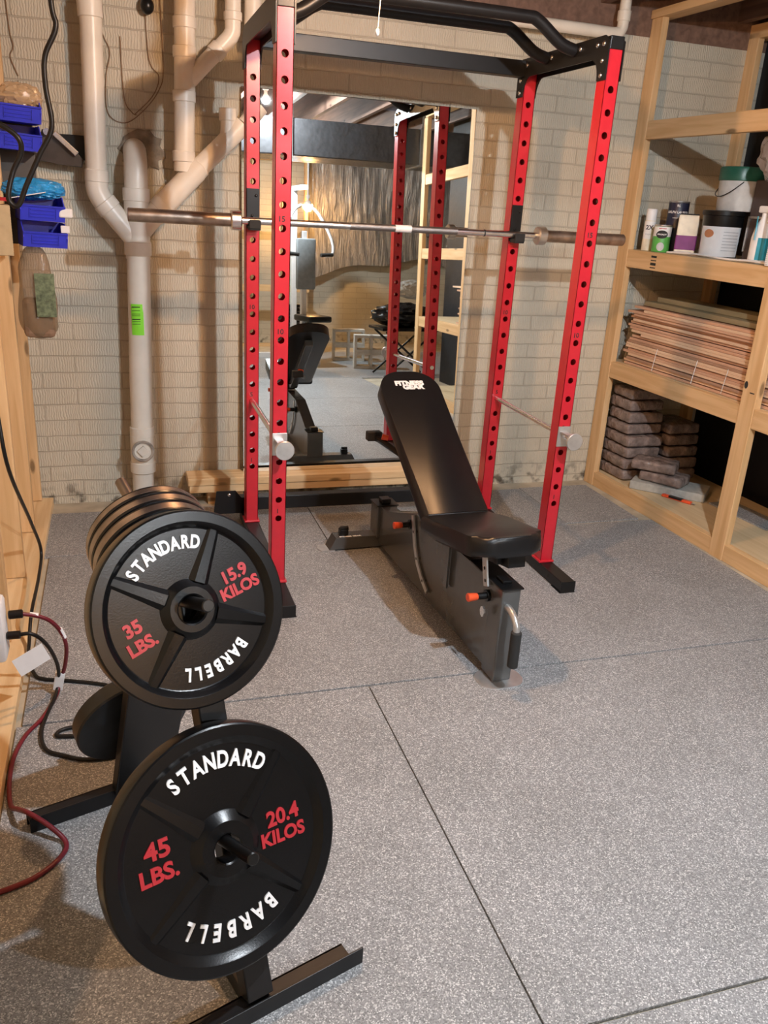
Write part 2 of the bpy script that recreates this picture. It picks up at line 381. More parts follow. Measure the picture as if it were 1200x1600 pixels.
for x0, x1, lab in ((-0.16, 0.02, 'short dark pine block under the left end of the planks below the mirror'), (0.98, 1.16, 'short pine block under the right end of the planks below the mirror')):
    timber(x0, x1, 1.10, 1.18, 0.0, 0.078, lab, 'x', pine)

# ------------------------------------------------------------------ power rack
W, D = 1.194, 0.669
UW, UD = 0.056, 0.060
Z1, S = 0.335, 0.0762
rack = thing('power_rack', 'red and black power rack standing in front of the mirror', 'rack', (0, 0, 0.0095))
def upright(x, y, nums):
    m = MB(); t = 0.0025; top = 2.055; bot = 0.0605
    hx = UW / 2; rr = 0.0125
    # front and back walls with real holes, side walls plain
    for yy, s in ((y, 1), (y + UD, -1)):
        for y2 in (yy, yy + s * t):
            zs = [Z1 - 0.0095 + k * S for k in range(22)]
            zc = [bot] + [zz - 0.02 for zz in zs[:1]]
            def quad(za, zb): m._add([(x - hx, y2, za), (x + hx, y2, za), (x + hx, y2, zb), (x - hx, y2, zb)], [(0, 1, 2, 3)])
            prev = bot
            for zc in zs:
                if zc + 0.02 > top: break
                quad(prev, zc - 0.02)
                sq = []
                nseg = 20
                ring = [(rr * math.cos(2 * PI * k / nseg + PI / 4), rr * math.sin(2 * PI * k / nseg + PI / 4)) for k in range(nseg)]
                out = []
                for cx, cz in ring:
                    f = max(abs(cx) / hx, abs(cz) / 0.02); out.append((cx / f, cz / f))
                # make the outer ring hit the corners of the cell
                for k, (sx_, sz_) in enumerate(((1, 1), (-1, 1), (-1, -1), (1, -1))): out[k * 5] = (sx_ * hx, sz_ * 0.02)
                vs = [(x + a, y2, zc + b_) for a, b_ in ring] + [(x + a, y2, zc + b_) for a, b_ in out]
                m._add(vs, [(k, (k + 1) % nseg, nseg + (k + 1) % nseg, nseg + k) for k in range(nseg)])
                prev = zc + 0.02
            quad(prev, top)
        # hole walls
        for zc in [Z1 - 0.0095 + k * S for k in range(22)]:
            if zc + 0.02 > top: break
            vs = []; nseg = 20
            for k in range(nseg):
                a = 2 * PI * k / nseg + PI / 4
                vs += [(x + rr * math.cos(a), yy, zc + rr * math.sin(a)), (x + rr * math.cos(a), yy + s * t, zc + rr * math.sin(a))]
            m._add(vs, [(2 * k, 2 * k + 1, (2 * k + 3) % (2 * nseg), (2 * k + 2) % (2 * nseg)) for k in range(nseg)])
    for sx_ in (-1, 1): m.box(min(x + sx_ * hx, x + sx_ * (hx - t)), max(x + sx_ * hx, x + sx_ * (hx - t)), y, y + UD, bot, top)
    u = m.build('upright', red, rack)
    m = MB(); m.box(x - 0.036, x + 0.036, y - 0.008, y + UD + 0.008, 0.0505, 0.0605, bev=0.003); m.build('weld_plate', red, u)
    for n_, k in nums:
        m = MB(); m.merge(text_bm(n_, 0.026, 0.0004, 0.0004), FRONT((x - 0.004, y - 0.0005, Z1 - 0.0095 + (k - 1) * S + 0.030)))
        m.build('number_mark', ink, u)
    return u
for (x, y) in ((0, 0), (W, 0), (W, D), (0, D)):
    upright(x, y, [('15', 15), ('10', 10), ('5', 5), ('1', 1)])
for x in (0, W):
    m = MB(); m.box(x - 0.032, x + 0.032, -0.205, 0.86, 0.004, 0.0505, bev=0.003); rl = m.build('base_rail', blk, rack)
    m = MB(); m.box(x - 0.036, x + 0.036, -0.208, -0.13, 0.0, 0.004); m.box(x - 0.033, x + 0.033, -0.21, -0.204, 0.004, 0.052, bev=0.002); m.build('end_cap', blkm, rl)
    s = 1 if x == 0 else -1
    m = MB(); m.cyl((x + s * 0.0318, -0.09, 0.028), (x + s * 0.033, -0.09, 0.028), 0.008); m.build('bolt_hole', ink, rl)
    if x == 0:
        m = MB(); m.prism([(-0.165, 0.0505), (-0.032, 0.0505), (-0.032, 0.13), (-0.06, 0.165), (-0.15, 0.165)], 0, 0.006, FRONT((0, 0.80, 0))); tb = m.build('rear_bracket', blk, rack)
        m = MB(); m.sphere((-0.09, 0.793, 0.145), 0.009, 1, 0.5, 1, 12, 8); m.build('bolt', bolt, tb, 40)
m = MB(); m.box(-0.14, W + 0.03, 0.825, 0.880, 0.051, 0.118, bev=0.003); m.build('rear_cross_beam', blk, rack)
m = MB(); m.box(UW / 2, W - UW / 2, D - 0.002, D + 0.056, 2.032, 2.095, bev=0.003); m.build('top_cross_beam', blk, rack)
def gusset_poly():
    z0, zt = 1.955, 2.102
    p = [(-0.004, z0), (0.055, z0)]
    for k in range(7):
        a = PI / 2 * k / 6; p.append((0.055 + 0.055 * (1 - math.cos(a)) + 0.0, z0 + 0.075 * math.sin(a)))
    q = [(D + UD - a, b_) for a, b_ in p][::-1]
    return p + q + [(D + UD + 0.004, zt - 0.03), (D + UD - 0.03, zt), (0.03, zt), (-0.004, zt - 0.02)]
for x in (0, W):
    m = MB(); m.box(x - UW / 2, x + UW / 2, -0.004, D + UD + 0.004, 2.055, 2.098, bev=0.003); sm = m.build('top_side_rail', blk, rack)
    for s in (-1, 1):
        m = MB(); m.prism(gusset_poly(), 0, 0.005, fr((x + s * (UW / 2) + (0 if s > 0 else -0.005), 0, 0), (0, 1, 0), (0, 0, 1), (1, 0, 0)))
        g = m.build('gusset_plate', blk, sm)
    inn = 1 if x == 0 else -1
    for yb, zb in ((0.03, 1.972), (0.03, 2.02), (0.03, 2.075), (0.075, 2.075), (D + 0.03, 1.972), (D + 0.03, 2.02), (D + 0.03, 2.075), (D - 0.02, 2.075), (0.20, 2.078), (0.285, 2.078), (0.43, 2.078), (0.515, 2.078)):
        m = MB()
        for s in (inn,):
            xx = x + s * (UW / 2 + 0.005); m.sphere((xx + s * 0.001, yb, zb), 0.0095, 0.6, 1, 1, 14, 8)
        m.build('bolt', bolt, rack, 40)
def bar_bent(y):
    m = MB(); zt, zb = 2.17, 2.078
    pts = [(UW / 2 + 0.005, y, zb), (0.10, y, zb + 0.02), (0.20, y, zt - 0.008), (0.27, y, zt), (0.60, y, zt), (W - 0.27, y, zt), (W - 0.20, y, zt - 0.008), (W - 0.10, y, zb + 0.02), (W - UW / 2 - 0.005, y, zb)]
    m.tube(pts, 0.0225, 16, 5); m.build('pull_up_bar', blk, rack, 50)
bar_bent(0.245); bar_bent(0.47)

# J hooks
def jhook(x, label):
    t = thing('j_hook', label, 'hook', (x, D, 1.402), group='hooks holding the barbell')
    m = MB(); m.box(-0.026, 0.026, -0.0065, -0.0015, -0.03, 0.125, bev=0.001); m.build('mounting_plate', blk, t)
    m = MB(); m.box(-0.024, 0.024, -0.062, -0.0065, -0.036, -0.017, bev=0.004); m.box(-0.024, 0.024, -0.066, -0.054, -0.03, 0.006, bev=0.004)
    m.build('hook_lip', foam, t)
    m = MB(); m.sphere((0.012, -0.0085, 0.098), 0.006, 1, 0.6, 1, 12, 8); m.sphere((-0.004, -0.0085, 0.02), 0.006, 1, 0.6, 1, 12, 8); m.build('rivet', blkm, t, 40)
jhook(0.0, 'black hook on the left rear red post, carrying the barbell')
jhook(W, 'black hook on the right rear red post, carrying the barbell')

# barbell
by = D - 0.034; bz = 1.402
bb = thing('barbell', 'long chrome barbell with tarnished sleeves resting across the rack', 'barbell', (W / 2, by, bz))
xl, xr, cl, cr = -1.095, 1.145, -0.672, 0.712
m = MB(); m.cyl((cl, 0, 0), (cr, 0, 0), 0.0145, 20); m.build('shaft', chrome, bb, 40)
for a, b_ in ((-0.19, 0.012), (0.085, 0.30)):
    m = MB(); m.cyl((a, 0, 0), (b_, 0, 0), 0.0149, 20); m.build('knurled_section', knurl, bb, 40)
m = MB(); m.cyl((0.012, 0, 0), (0.085, 0, 0), 0.0152, 20); m.build('white_tape', white, bb, 40)
m = MB(); m.cyl((0.428, 0, 0), (0.434, 0, 0), 0.0151, 20); m.build('ring_mark', ink, bb, 40)
for s, c0, c1 in ((-1, cl, xl), (1, cr, xr)):
    m = MB(); m.cyl((c0, 0, 0), (c1, 0, 0), 0.0265, 28, bev=0.003); m.build('sleeve', rusty, bb, 40)
    m = MB(); m.cyl((c0 - s * 0.022, 0, 0), (c0 + s * 0.022, 0, 0), 0.040, 28, bev=0.005); m.build('collar', chrome if s < 0 else zinc, bb, 40)

# safety bars
def safety(x, label):
    t = thing('safety_bar', label, 'bar', (x, 0, Z1 + 4 * S), group='safety bars of the rack')
    m = MB(); m.cyl((0, -0.085, 0), (0, D + UD + 0.02, 0), 0.0118, 20); m.build('rod', chrome, t, 40)
    m = MB(); m.cyl((0.002, -0.098, -0.004), (0.002, -0.085, -0.004), 0.036, 32, bev=0.002); m.build('end_disc', zinc, t, 40)
    m = MB(); m.box(-0.028, 0.028, -0.0065, -0.001, -0.048, 0.038, bev=0.001); m.box(-0.02, 0.01, -0.07, -0.006, 0.012, 0.018); m.build('lock_plate', zinc, t)
safety(0.0, 'chrome safety bar with round end disc through the left red posts')
safety(W, 'chrome safety bar with round end disc through the right red posts')

# ------------------------------------------------------------------ weight bench (local: +y to the wall)
bench = thing('weight_bench', 'black padded adjustable weight bench on a grey steel frame inside the rack', 'bench', (0.588, 0, 0.0095), (0, 0, R(2.4)))
m = MB()   # deep sloping spine
spine = [(-0.79, 0.0), (-0.72, 0.028), (0.40, 0.03), (0.46, 0.005), (0.46, 0.19), (0.40, 0.205), (0.31, 0.205), (-0.02, 0.325), (-0.70, 0.345), (-0.79, 0.345)]
m.prism(spine, -0.033, 0.033, fr((0, 0, 0), (0, 1, 0), (0, 0, 1), (1, 0, 0)), bev=0.003); m.build('main_spine', gun, bench)
m = MB(); m.box(-0.034, 0.034, -0.793, -0.70, 0.003, 0.345, bev=0.006); post = m.build('front_post', gun, bench)
m = MB(); m.box(-0.040, 0.040, -0.80, -0.55, 0.345, 0.351, bev=0.002); m.box(-0.018, 0.018, -0.76, -0.71, 0.351, 0.362, bev=0.003); m.build('top_cap', blkm, post)
def rounded(w2, l0, l1, r, seg=6):
    p = []
    for cx, cy, a0 in ((w2 - r, l1 - r, 0), (-w2 + r, l1 - r, 90), (-w2 + r, l0 + r, 180), (w2 - r, l0 + r, 270)):
        for k in range(seg + 1):
            a = R(a0 + 90 * k / seg); p.append((cx + r * math.cos(a), cy + r * math.sin(a)))
    return p
m = MB(); m.prism(rounded(0.082, -0.835, -0.71, 0.055), 0.0, 0.004); m.build('front_foot_plate', zinc, bench)
m = MB(); m.tube([(-0.012, -0.79, 0.285), (-0.012, -0.825, 0.282), (-0.012, -0.86, 0.258), (-0.012, -0.87, 0.22), (-0.012, -0.87, 0.12)], 0.0115, 14, 5); hd = m.build('handle', plain('silver_paint', (0.50, 0.50, 0.50), 0.3, metal=0.7), bench, 50)
m = MB(); m.cyl((-0.012, -0.87, 0.235), (-0.012, -0.87, 0.105), 0.018, 20, bev=0.004); m.build('grip', foam, hd, 40)
m = MB(); m.box(-0.048, 0.048, 0.385, 0.475, 0.05, 0.205, bev=0.005); rp = m.build('rear_post', gun, bench)
m = MB(); m.box(-0.052, 0.052, 0.380, 0.480, 0.205, 0.210, bev=0.001); m.build('rear_cap', blkm, rp)
m = MB(); m.box(-0.022, 0.022, 0.40, 0.45, 0.210, 0.232, bev=0.004); m.build('rubber_stop', blkm, rp)
m = MB(); m.prism([(-0.265, 0.006), (0.265, 0.006), (0.235, 0.062), (-0.235, 0.062)], -0.038, 0.038, fr((0, 0.43, 0), (1, 0, 0), (0, 0, 1), (0, -1, 0)), bev=0.002); cb_ = m.build('rear_crossbar', gun, bench)
for s in (-1, 1):
    m = MB(); m.prism([(s * 0.24, -0.042), (s * 0.30, -0.036), (s * 0.315, 0.0), (s * 0.30, 0.036), (s * 0.24, 0.042)][::s], 0.0, 0.006, Matrix.Translation((0, 0.43, 0))); m.build('foot_plate', zinc, cb_)
    m = MB(); m.box(s * 0.19 - 0.02, s * 0.19 + 0.02, 0.415, 0.455, 0.062, 0.092, bev=0.006); m.cyl((s * 0.19 - 0.015, 0.43, 0.092), (s * 0.19 + 0.02, 0.43, 0.092), 0.012, 12); m.build('rubber_bumper', blkm, cb_)
m = MB(); m.merge(text_bm('FITNESS GEAR', 0.016, 0.0004, 0.0006), fr((-0.165, 0.405, 0.0625), (1, 0, 0), (0, 1, 0), (0, 0, 1))); m.build('maker_mark', white, cb_)
# pads
def pad(name, poly, thick, M, mat=vinyl, bev=0.022):
    m = MB(); m.prism(poly, 0, thick, M, bev=bev, segs=4); return m.build(name, mat, bench, 50)
seat_o = Vector((0.0, -0.335, 0.372)); sa = R(-10.5)
sy = Vector((0, -math.cos(sa), -math.sin(sa))); sz = Vector((0, -math.sin(sa), math.cos(sa))) * 1
sz = Vector((1, 0, 0)).cross(Vector((0, math.cos(sa), math.sin(sa)))).normalized()
SM = fr(seat_o, (1, 0, 0), -sy, sz)
seatpoly = [(0.140, 0.0), (-0.140, 0.0), (-0.140, -0.14)]
for k in range(9):
    a = R(180 + 90 * k / 8); seatpoly.append((-0.062 + 0.070 * math.cos(a), -0.365 + 0.085 * math.sin(a)))
for k in range(9):
    a = R(270 + 90 * k / 8); seatpoly.append((0.062 + 0.070 * math.cos(a), -0.365 + 0.085 * math.sin(a)))
seatpoly.append((0.140, -0.14))
pad('seat_pad', seatpoly, 0.068, SM)
ba = R(32.3); bo = Vector((0.0, -0.325, 0.385)); byv = Vector((0, math.cos(ba), math.sin(ba))); bzv = Vector((0, -math.sin(ba), math.cos(ba)))
BM = fr(bo, (1, 0, 0), byv, bzv)
bp = [(-0.135, 0.012), (-0.125, 0.0), (0.125, 0.0), (0.135, 0.012)]
for k in range(11):
    a = R(90 * k / 10); bp.append((0.025 + 0.105 * math.cos(a), 0.655 + 0.105 * math.sin(a)))
for k in range(11):
    a = R(90 + 90 * k / 10); bp.append((-0.025 + 0.105 * math.cos(a), 0.655 + 0.105 * math.sin(a)))
backp = pad('back_pad', bp, 0.058, BM)
m = MB(); m.merge(text_bm('FITNESS', 0.034, 0.0005, 0.0022, 1.05), BM @ Matrix.Translation((0, 0.690, 0.0585)))
m.merge(text_bm('GEAR', 0.034, 0.0005, 0.0022, 1.05), BM @ Matrix.Translation((0.012, 0.668, 0.0585))); m.build('logo', white, backp)
m = MB(); m.box(-0.025, 0.025, 0.02, 0.66, -0.045, -0.001, BM, bev=0.004); m.build('back_support', gun, bench)
m = MB(); m.box(-0.025, 0.025, -0.38, -0.02, -0.04, -0.001, SM, bev=0.004); m.build('seat_support', blkm, bench)
m = MB(); m.box(-0.005, 0.06, -0.42, -0.32, -0.045, -0.001, SM, bev=0.004); m.build('seat_end_box', blkm, bench)
# adjustment arms
def arm(pts, wdt, x, name, mat=zinc):
    m = MB(); P = [Vector(p) for p in pts]; L_ = []; Rr = []
    for i, p in enumerate(P):
        d = (P[min(i + 1, len(P) - 1)] - P[max(i - 1, 0)]).normalized(); nn = Vector((-d.y, d.x)); L_.append(p + nn * wdt / 2); Rr.append(p - nn * wdt / 2)
    m.prism([tuple(v) for v in L_ + Rr[::-1]], -0.003, 0.003, fr((x, 0, 0), (0, 1, 0), (0, 0, 1), (1, 0, 0))); a = m.build(name, mat, bench)
    m = MB()
    for t_ in (0.25, 0.55, 0.85):
        i = t_ * (len(P) - 1); k = int(i); q = P[k].lerp(P[min(k + 1, len(P) - 1)], i - k); m.cyl((x - 0.0036, q.x, q.y), (x + 0.0036, q.x, q.y), 0.006, 12)
    m.build('adjustment_hole', ink, a)
arm([(-0.02, 0.315), (-0.035, 0.27), (-0.06, 0.20), (-0.10, 0.14), (-0.15, 0.10), (-0.215, 0.065)], 0.024, -0.042, 'back_angle_arm')
arm([(-0.655, 0.445), (-0.67, 0.41), (-0.685, 0.36), (-0.70, 0.32)], 0.030, -0.046, 'seat_angle_arm')
m = MB(); m.box(-0.050, -0.042, -0.40, -0.37, 0.17, 0.35); m.build('side_bracket', gun, bench)
for y, z in ((0.01, 0.265), (-0.70, 0.285)):
    m = MB(); m.cyl((-0.033, y, z), (-0.075, y, z), 0.012, 14); m.cyl((-0.033, y, z), (-0.045, y, z), 0.020, 18); kb = m.build('pop_pin', blkm, bench, 40)
    m = MB(); m.cyl((-0.075, y, z), (-0.112, y, z), 0.012, 12, r2=0.015, bev=0.002); m.build('pin_knob', orange, kb, 40)
m = MB(); m.prism([(0.015 * math.cos(2 * PI * k / 8) * (1.0), 0.02 * math.sin(2 * PI * k / 8)) for k in range(8)], 0, 0.006, fr((-0.055, -0.715, 0.235), (0, 1, 0), (0, 0, 1), (-1, 0, 0))); m.build('hook_lug', chrome, bench)
# lever behind the back pad
m = MB(); m.tube([(-0.02, 0.20, 0.50), (-0.06, 0.30, 0.53), (-0.09, 0.36, 0.545)], 0.012, 10, 4); lv = m.build('release_lever', blkm, bench, 50)
m = MB(); m.box(-0.125, -0.06, 0.345, 0.385, 0.525, 0.565, bev=0.005); m.build('lever_grip', foam, lv)
m = MB(); m.cyl((-0.05, 0.30, 0.55), (-0.075, 0.31, 0.555), 0.013, 12); m.build('lever_knob', orange, lv)

# ------------------------------------------------------------------ weight plates
def plate_mesh(Rr, th, rim_in, rim_slope, hub, hub_in, web, ribs, rib_w, hole=0.0258):
    h = th / 2
    half = [(hole, h * 0.9), (hole + 0.003, h), (hub_in, h), (hub_in + 0.0015, h - 0.001), (hub, web + 0.001), (hub + 0.002, web), (rim_in, web), (rim_in + 0.002, web + 0.001), (rim_slope, h - 0.0015), (rim_slope + 0.002, h), (Rr - 0.004, h), (Rr - 0.001, h - 0.002), (Rr, h - 0.006)]
    prof = half + [(r, -z) for r, z in half[::-1]]
    m = MB(); m.lathe(prof, None, 96, close=True)
    for a in ribs:
        for s in (1, -1):
            M = Matrix.Rotation(R(a), 4, 'Z'); x0, x1 = hub - 0.004, rim_in + 0.008; w0, w1 = rib_w * 0.62, rib_w * 0.38; zt = h * 0.80
            vs = [(x0, -w0, s * web * 0.8), (x0, w0, s * web * 0.8), (x1, w1, s * web * 0.8), (x1, -w1, s * web * 0.8), (x0, -w0 * 0.45, s * zt), (x0, w0 * 0.45, s * zt), (x1, w1 * 0.45, s * (web + (h - web) * 0.22)), (x1, -w1 * 0.45, s * (web + (h - web) * 0.22))]
            m._add(vs, [(0, 1, 2, 3), (4, 5, 6, 7), (0, 1, 5, 4), (1, 2, 6, 5), (2, 3, 7, 6), (3, 0, 4, 7)], M)
    return m
def arc_text(mb, txt, r, a0, a1, size, z, off=0.0013, sx=0.74):
    for i, ch in enumerate(txt):
        a = a0 + (a1 - a0) * i / (len(txt) - 1)
        mb.merge(text_bm(ch, size, 0.0016, off, sx), Matrix.Rotation(R(a - 90), 4, 'Z') @ Matrix.Translation((0, r, z)))
def line_text(mb, txt, x, y, size, z, rot=0, off=0.0013, sx=1.0, gap=None):
    mb.merge(text_bm(txt, size, 0.0018, off, sx), Matrix.Translation((x, y, z)) @ Matrix.Rotation(R(rot), 4, 'Z'))
def plate_frame(C, az, el):
    a, e = R(az), R(el); n = Vector((math.cos(e) * math.cos(a), math.cos(e) * math.sin(a), math.sin(e)))
    u = Vector((0, 0, 1)).cross(n).normalized(); v = n.cross(u)
    return fr(C, u, v, n)
def place(o, M): o.location = M.to_translation(); o.rotation_euler = M.to_euler()

h45 = 0.021
p45 = thing('weight_plate', 'largest black iron weight plate, marked 45 LBS, on the lowest front peg', 'weight plate', group='weight plates on the tree')
m = plate_mesh(0.225, 0.042, 0.186, 0.199, 0.066, 0.050, 0.0075, (134, 45, -46, -146), 0.034); m.build('disc', iron, p45, 20)
m = MB(); arc_text(m, 'STANDARD', 0.158, 118, 54, 0.042, 0.0088); m.build('standard_lettering', white, p45); m = MB(); arc_text(m, 'BARBELL', 0.148, -63, -129, 0.042, 0.0088); m.build('barbell_lettering', white, p45)
m = MB(); line_text(m, '45', -0.122, 0.044, 0.044, 0.008, 0, sx=1.1); line_text(m, 'LBS.', -0.126, 0.002, 0.040, 0.008, 0, sx=1.05); m.build('pounds_marking', redtext, p45); m = MB()
line_text(m, '20.4', 0.122, 0.012, 0.040, 0.008, 0); line_text(m, 'KILOS', 0.116, -0.024, 0.035, 0.008, -2); m.build('kilos_marking', redtext, p45)
C45 = Vector((-0.415, -1.776, 0.401)); M45 = plate_frame(C45, -69.8, 20.8) @ Matrix.Translation((0, 0, -h45)); place(p45, M45)
h35 = 0.0215
p35 = thing('weight_plate', 'black iron weight plate marked 35 LBS on the upper front peg', 'weight plate', group='weight plates on the tree')
m = plate_mesh(0.18, 0.043, 0.146, 0.157, 0.054, 0.041, 0.0075, (150, 64, -20, -126), 0.034); m.build('disc', iron, p35, 20)
m = MB(); arc_text(m, 'STANDARD', 0.121, 140, 77, 0.033, 0.0088, 0.0012); m.build('standard_lettering', white, p35); m = MB(); arc_text(m, 'BARBELL', 0.118, -44, -101, 0.033, 0.0088, 0.0012); m.build('barbell_lettering', white, p35)
m = MB(); line_text(m, '35', -0.107, -0.014, 0.033, 0.008, 19); line_text(m, 'LBS.', -0.094, -0.045, 0.032, 0.008, 19); m.build('pounds_marking', redtext, p35); m = MB()
line_text(m, '15.9', 0.092, 0.047, 0.032, 0.008, 17); line_text(m, 'KILOS', 0.100, 0.019, 0.030, 0.008, 15); m.build('kilos_marking', redtext, p35)
C35 = Vector((-0.455, -1.614, 0.806)); M35 = plate_frame(C35, -73.4, 20.5) @ Matrix.Translation((0, 0, -h35)); place(p35, M35)

# the tree itself; local -y faces the big plates
TY = 18.0
tree = thing('plate_tree', 'black steel weight plate tree with two long floor feet', 'weight rack', (-0.478, -1.445, 0.0095), (0, 0, R(TY)))
for s in (-1, 1):
    m = MB(); m.box(-0.25, 0.235, s * 0.37 - 0.020, s * 0.37 - 0.016, 0.0, 0.042, bev=0.001); m.box(-0.25, 0.205, s * 0.37 - 0.016, s * 0.37 + 0.020, 0.030, 0.034, bev=0.001); m.box(-0.25, 0.205, s * 0.37 + 0.016, s * 0.37 + 0.020, 0.0, 0.034); m.build('floor_foot', blk, tree)
m = MB(); m.box(-0.022, 0.022, -0.352, 0.352, 0.004, 0.040, bev=0.002); m.build('base_beam', blk, tree)
def leg(y0, z0, y1, z1, w2, d2, name='leg', cx=0.0):
    d = Vector((0, y1 - y0, z1 - z0)); L_ = d.length; d.normalize(); nn = Vector((1, 0, 0)).cross(d)
    m = MB(); m.box(cx - w2, cx + w2, -d2, d2, 0, L_, fr((0, y0, z0), (1, 0, 0), -nn, d), bev=0.003); m.build(name, blk, tree)
leg(-0.365, 0.04, -0.05, 0.845, 0.027, 0.022)
leg(0.365, 0.03, 0.05, 0.845, 0.074, 0.016, 'leg', 0.034)
m = MB(); m.box(-0.03, 0.03, -0.070, 0.070, 0.825, 0.850, bev=0.004); m.build('top_cap', blkm, tree)
iw = Matrix.Translation((-0.478, -1.445, 0.0095)) @ Matrix.Rotation(R(TY), 4, 'Z'); iwi = iw.inverted()
def peg_from(Mp, back, front):
    a = iwi @ (Mp @ Vector((0, 0.0125, -back))); b_ = iwi @ (Mp @ Vector((0, 0.0125, front)))
    m = MB(); m.cyl(a, b_, 0.0115, 20, bev=0.002); m.build('peg', blkm, tree, 40)
peg_from(M45, 0.085, 0.125)
peg_from(M35, 0.105, 0.105)
def plate_at(M, Rr, th, label, mat_rim=None, flat=False):
    t = thing('weight_plate', label, 'weight plate', group='weight plates on the tree'); place(t, M)
    if flat:
        m = MB(); hh = th / 2; m.lathe([(0.0258, -hh), (Rr - 0.004, -hh), (Rr, -hh + 0.004), (Rr, hh - 0.004), (Rr - 0.004, hh), (0.0258, hh)], None, 72, close=True)
    else: m = plate_mesh(Rr, th, Rr * 0.80, Rr * 0.87, Rr * 0.33, max(0.032, Rr * 0.25), th * 0.2, (30, 120, 210, 300), 0.026)
    d = m.build('disc', plain('blue_black_iron', (0.020, 0.024, 0.030), 0.42, var=0.4, nscale=12) if flat else iron, t, 25)
    if mat_rim:
        m = MB(); m.lathe([(Rr - 0.001, -th / 2 + 0.006), (Rr + 0.0006, -th / 2 + 0.007), (Rr + 0.0006, th / 2 - 0.007), (Rr - 0.001, th / 2 - 0.006)], None, 96); m.build('worn_rim', mat_rim, d, 35)
    return t
plate_at(M35 @ Matrix.Translation((0, 0, -0.0395)), 0.168, 0.033, 'weight plate hidden behind the plate marked 35 LBS, only its left edge showing')
# rear pegs lean the other way
def rear_frame(z, ly, t, lx=0.0):
    base = iw @ Vector((lx, ly, z)); el = R(20); dirl = Vector((0, math.cos(el), math.sin(el))); d = (iw.to_3x3() @ dirl).normalized()
    u = Vector((0, 0, 1)).cross(d).normalized(); v = d.cross(u)
    return fr(base + d * t, u, v, d)
RU = rear_frame(0.775, 0.085, 0.0, 0.018); RL = rear_frame(0.235, 0.295, 0.0, 0.015)
def rpeg(Mf, L_):
    a = iwi @ (Mf @ Vector((0, 0, 0.0))); b_ = iwi @ (Mf @ Vector((0, 0, L_))); m = MB(); m.cyl(a, b_, 0.0125, 20, bev=0.002); m.build('peg', plain('dark_steel', (0.16, 0.13, 0.11), 0.35, metal=0.8) if L_ > 0.2 else blkm, tree, 40)
rpeg(RU, 0.285); rpeg(RL, 0.13)
tt = 0.030
for i, (rr_, th, lab) in enumerate(((0.132, 0.030, 'first of the shiny rimmed plates on the rear upper peg, nearest the tree'), (0.131, 0.028, 'second shiny rimmed plate on the rear upper peg, middle of the stack'), (0.129, 0.026, 'outermost shiny rimmed plate on the rear upper peg, nearest the wall'))):
    plate_at(RU @ Matrix.Translation((0, -0.0125, tt + th / 2)), rr_, th, lab, ironedge); tt += th + 0.0015
plate_at(RL @ Matrix.Translation((0, -0.0125, 0.062)), 0.142, 0.044, 'blue black weight plate low on the far side of the tree, beside the cords', None, True)

# ------------------------------------------------------------------ drain pipes
stack = thing('drain_stack', 'white plastic drain stack with branching pipes on the brick wall', 'pipe', (-0.465, 1.08, 0))
def wp(p): return (p[0] + 0.465, p[1] - 1.08, p[2])
def pipe(name, pts, r, mat=pvc, smooth=5, parent=None):
    m = MB(); m.tube([wp(p) for p in pts], r, 24, smooth); return m.build(name, mat, parent or stack, 50)
def coup(p, q, r, name='coupling', mat=pvc):
    m = MB(); m.cyl(wp(p), wp(q), r, 28, bev=0.003); return m.build(name, mat, stack, 40)
Y = 1.10
pipe('main_pipe', [(-0.476, Y, 0.0), (-0.466, Y, 0.62), (-0.450, Y, 1.25)], 0.051, smooth=1)
pipe('main_wye', [(-0.452, Y, 1.20), (-0.449, Y, 1.48)], 0.054, smooth=1)
pipe('wall_elbow', [(-0.449, Y, 1.44), (-0.448, Y, 1.55), (-0.446, Y + 0.02, 1.60), (-0.446, Y + 0.07, 1.645), (-0.446, Y + 0.125, 1.66)], 0.050)
coup((-0.452, Y, 1.215), (-0.452, Y, 1.275), 0.059); coup((-0.449, Y, 1.445), (-0.449, Y, 1.50), 0.058)
coup((-0.4695, Y, 0.37), (-0.4695, Y, 0.42), 0.057); coup((-0.472, Y, 0.19), (-0.472, Y, 0.38), 0.056, 'cleanout_tee'); coup((-0.472, Y, 0.19), (-0.472, Y, 0.245), 0.060)
co = coup((-0.471, Y - 0.02, 0.315), (-0.471, Y - 0.072, 0.315), 0.049, 'cleanout_cap')
m = MB(); m.lathe([(0.040, 0), (0.040, 0.006), (0.049, 0.008), (0.053, 0.004), (0.053, 0.0)], FRONT(wp((-0.471, Y - 0.072, 0.315))), 32, close=True); m.build('cap_ring', pvcg, co, 40)
m = MB(); m.box(-0.02, 0.02, -0.02, 0.02, 0.0, 0.012, FRONT(wp((-0.471, Y - 0.072, 0.315))) @ Matrix.Rotation(R(40), 4, 'Z'), bev=0.002); m.build('cap_nut', pvc, co)
# left branch
pipe('left_riser', [(-0.595, Y, 2.30), (-0.602, Y, 1.95), (-0.612, Y, 1.52)], 0.044, smooth=1)
coup((-0.599, Y, 2.14), (-0.600, Y, 2.20), 0.050); coup((-0.6115, Y, 1.515), (-0.610, Y, 1.565), 0.050)
pipe('left_elbow', [(-0.612, Y, 1.53), (-0.612, Y, 1.49), (-0.600, Y, 1.455), (-0.575, Y, 1.42), (-0.50, Y, 1.33), (-0.45, Y, 1.27)], 0.047)
coup((-0.588, Y, 1.437), (-0.560, Y, 1.402), 0.052)
pipe('left_top_elbow', [(-0.598, Y, 2.17), (-0.598, Y, 2.24), (-0.63, Y, 2.285), (-0.72, Y, 2.30), (-0.98, Y, 2.31)], 0.046)
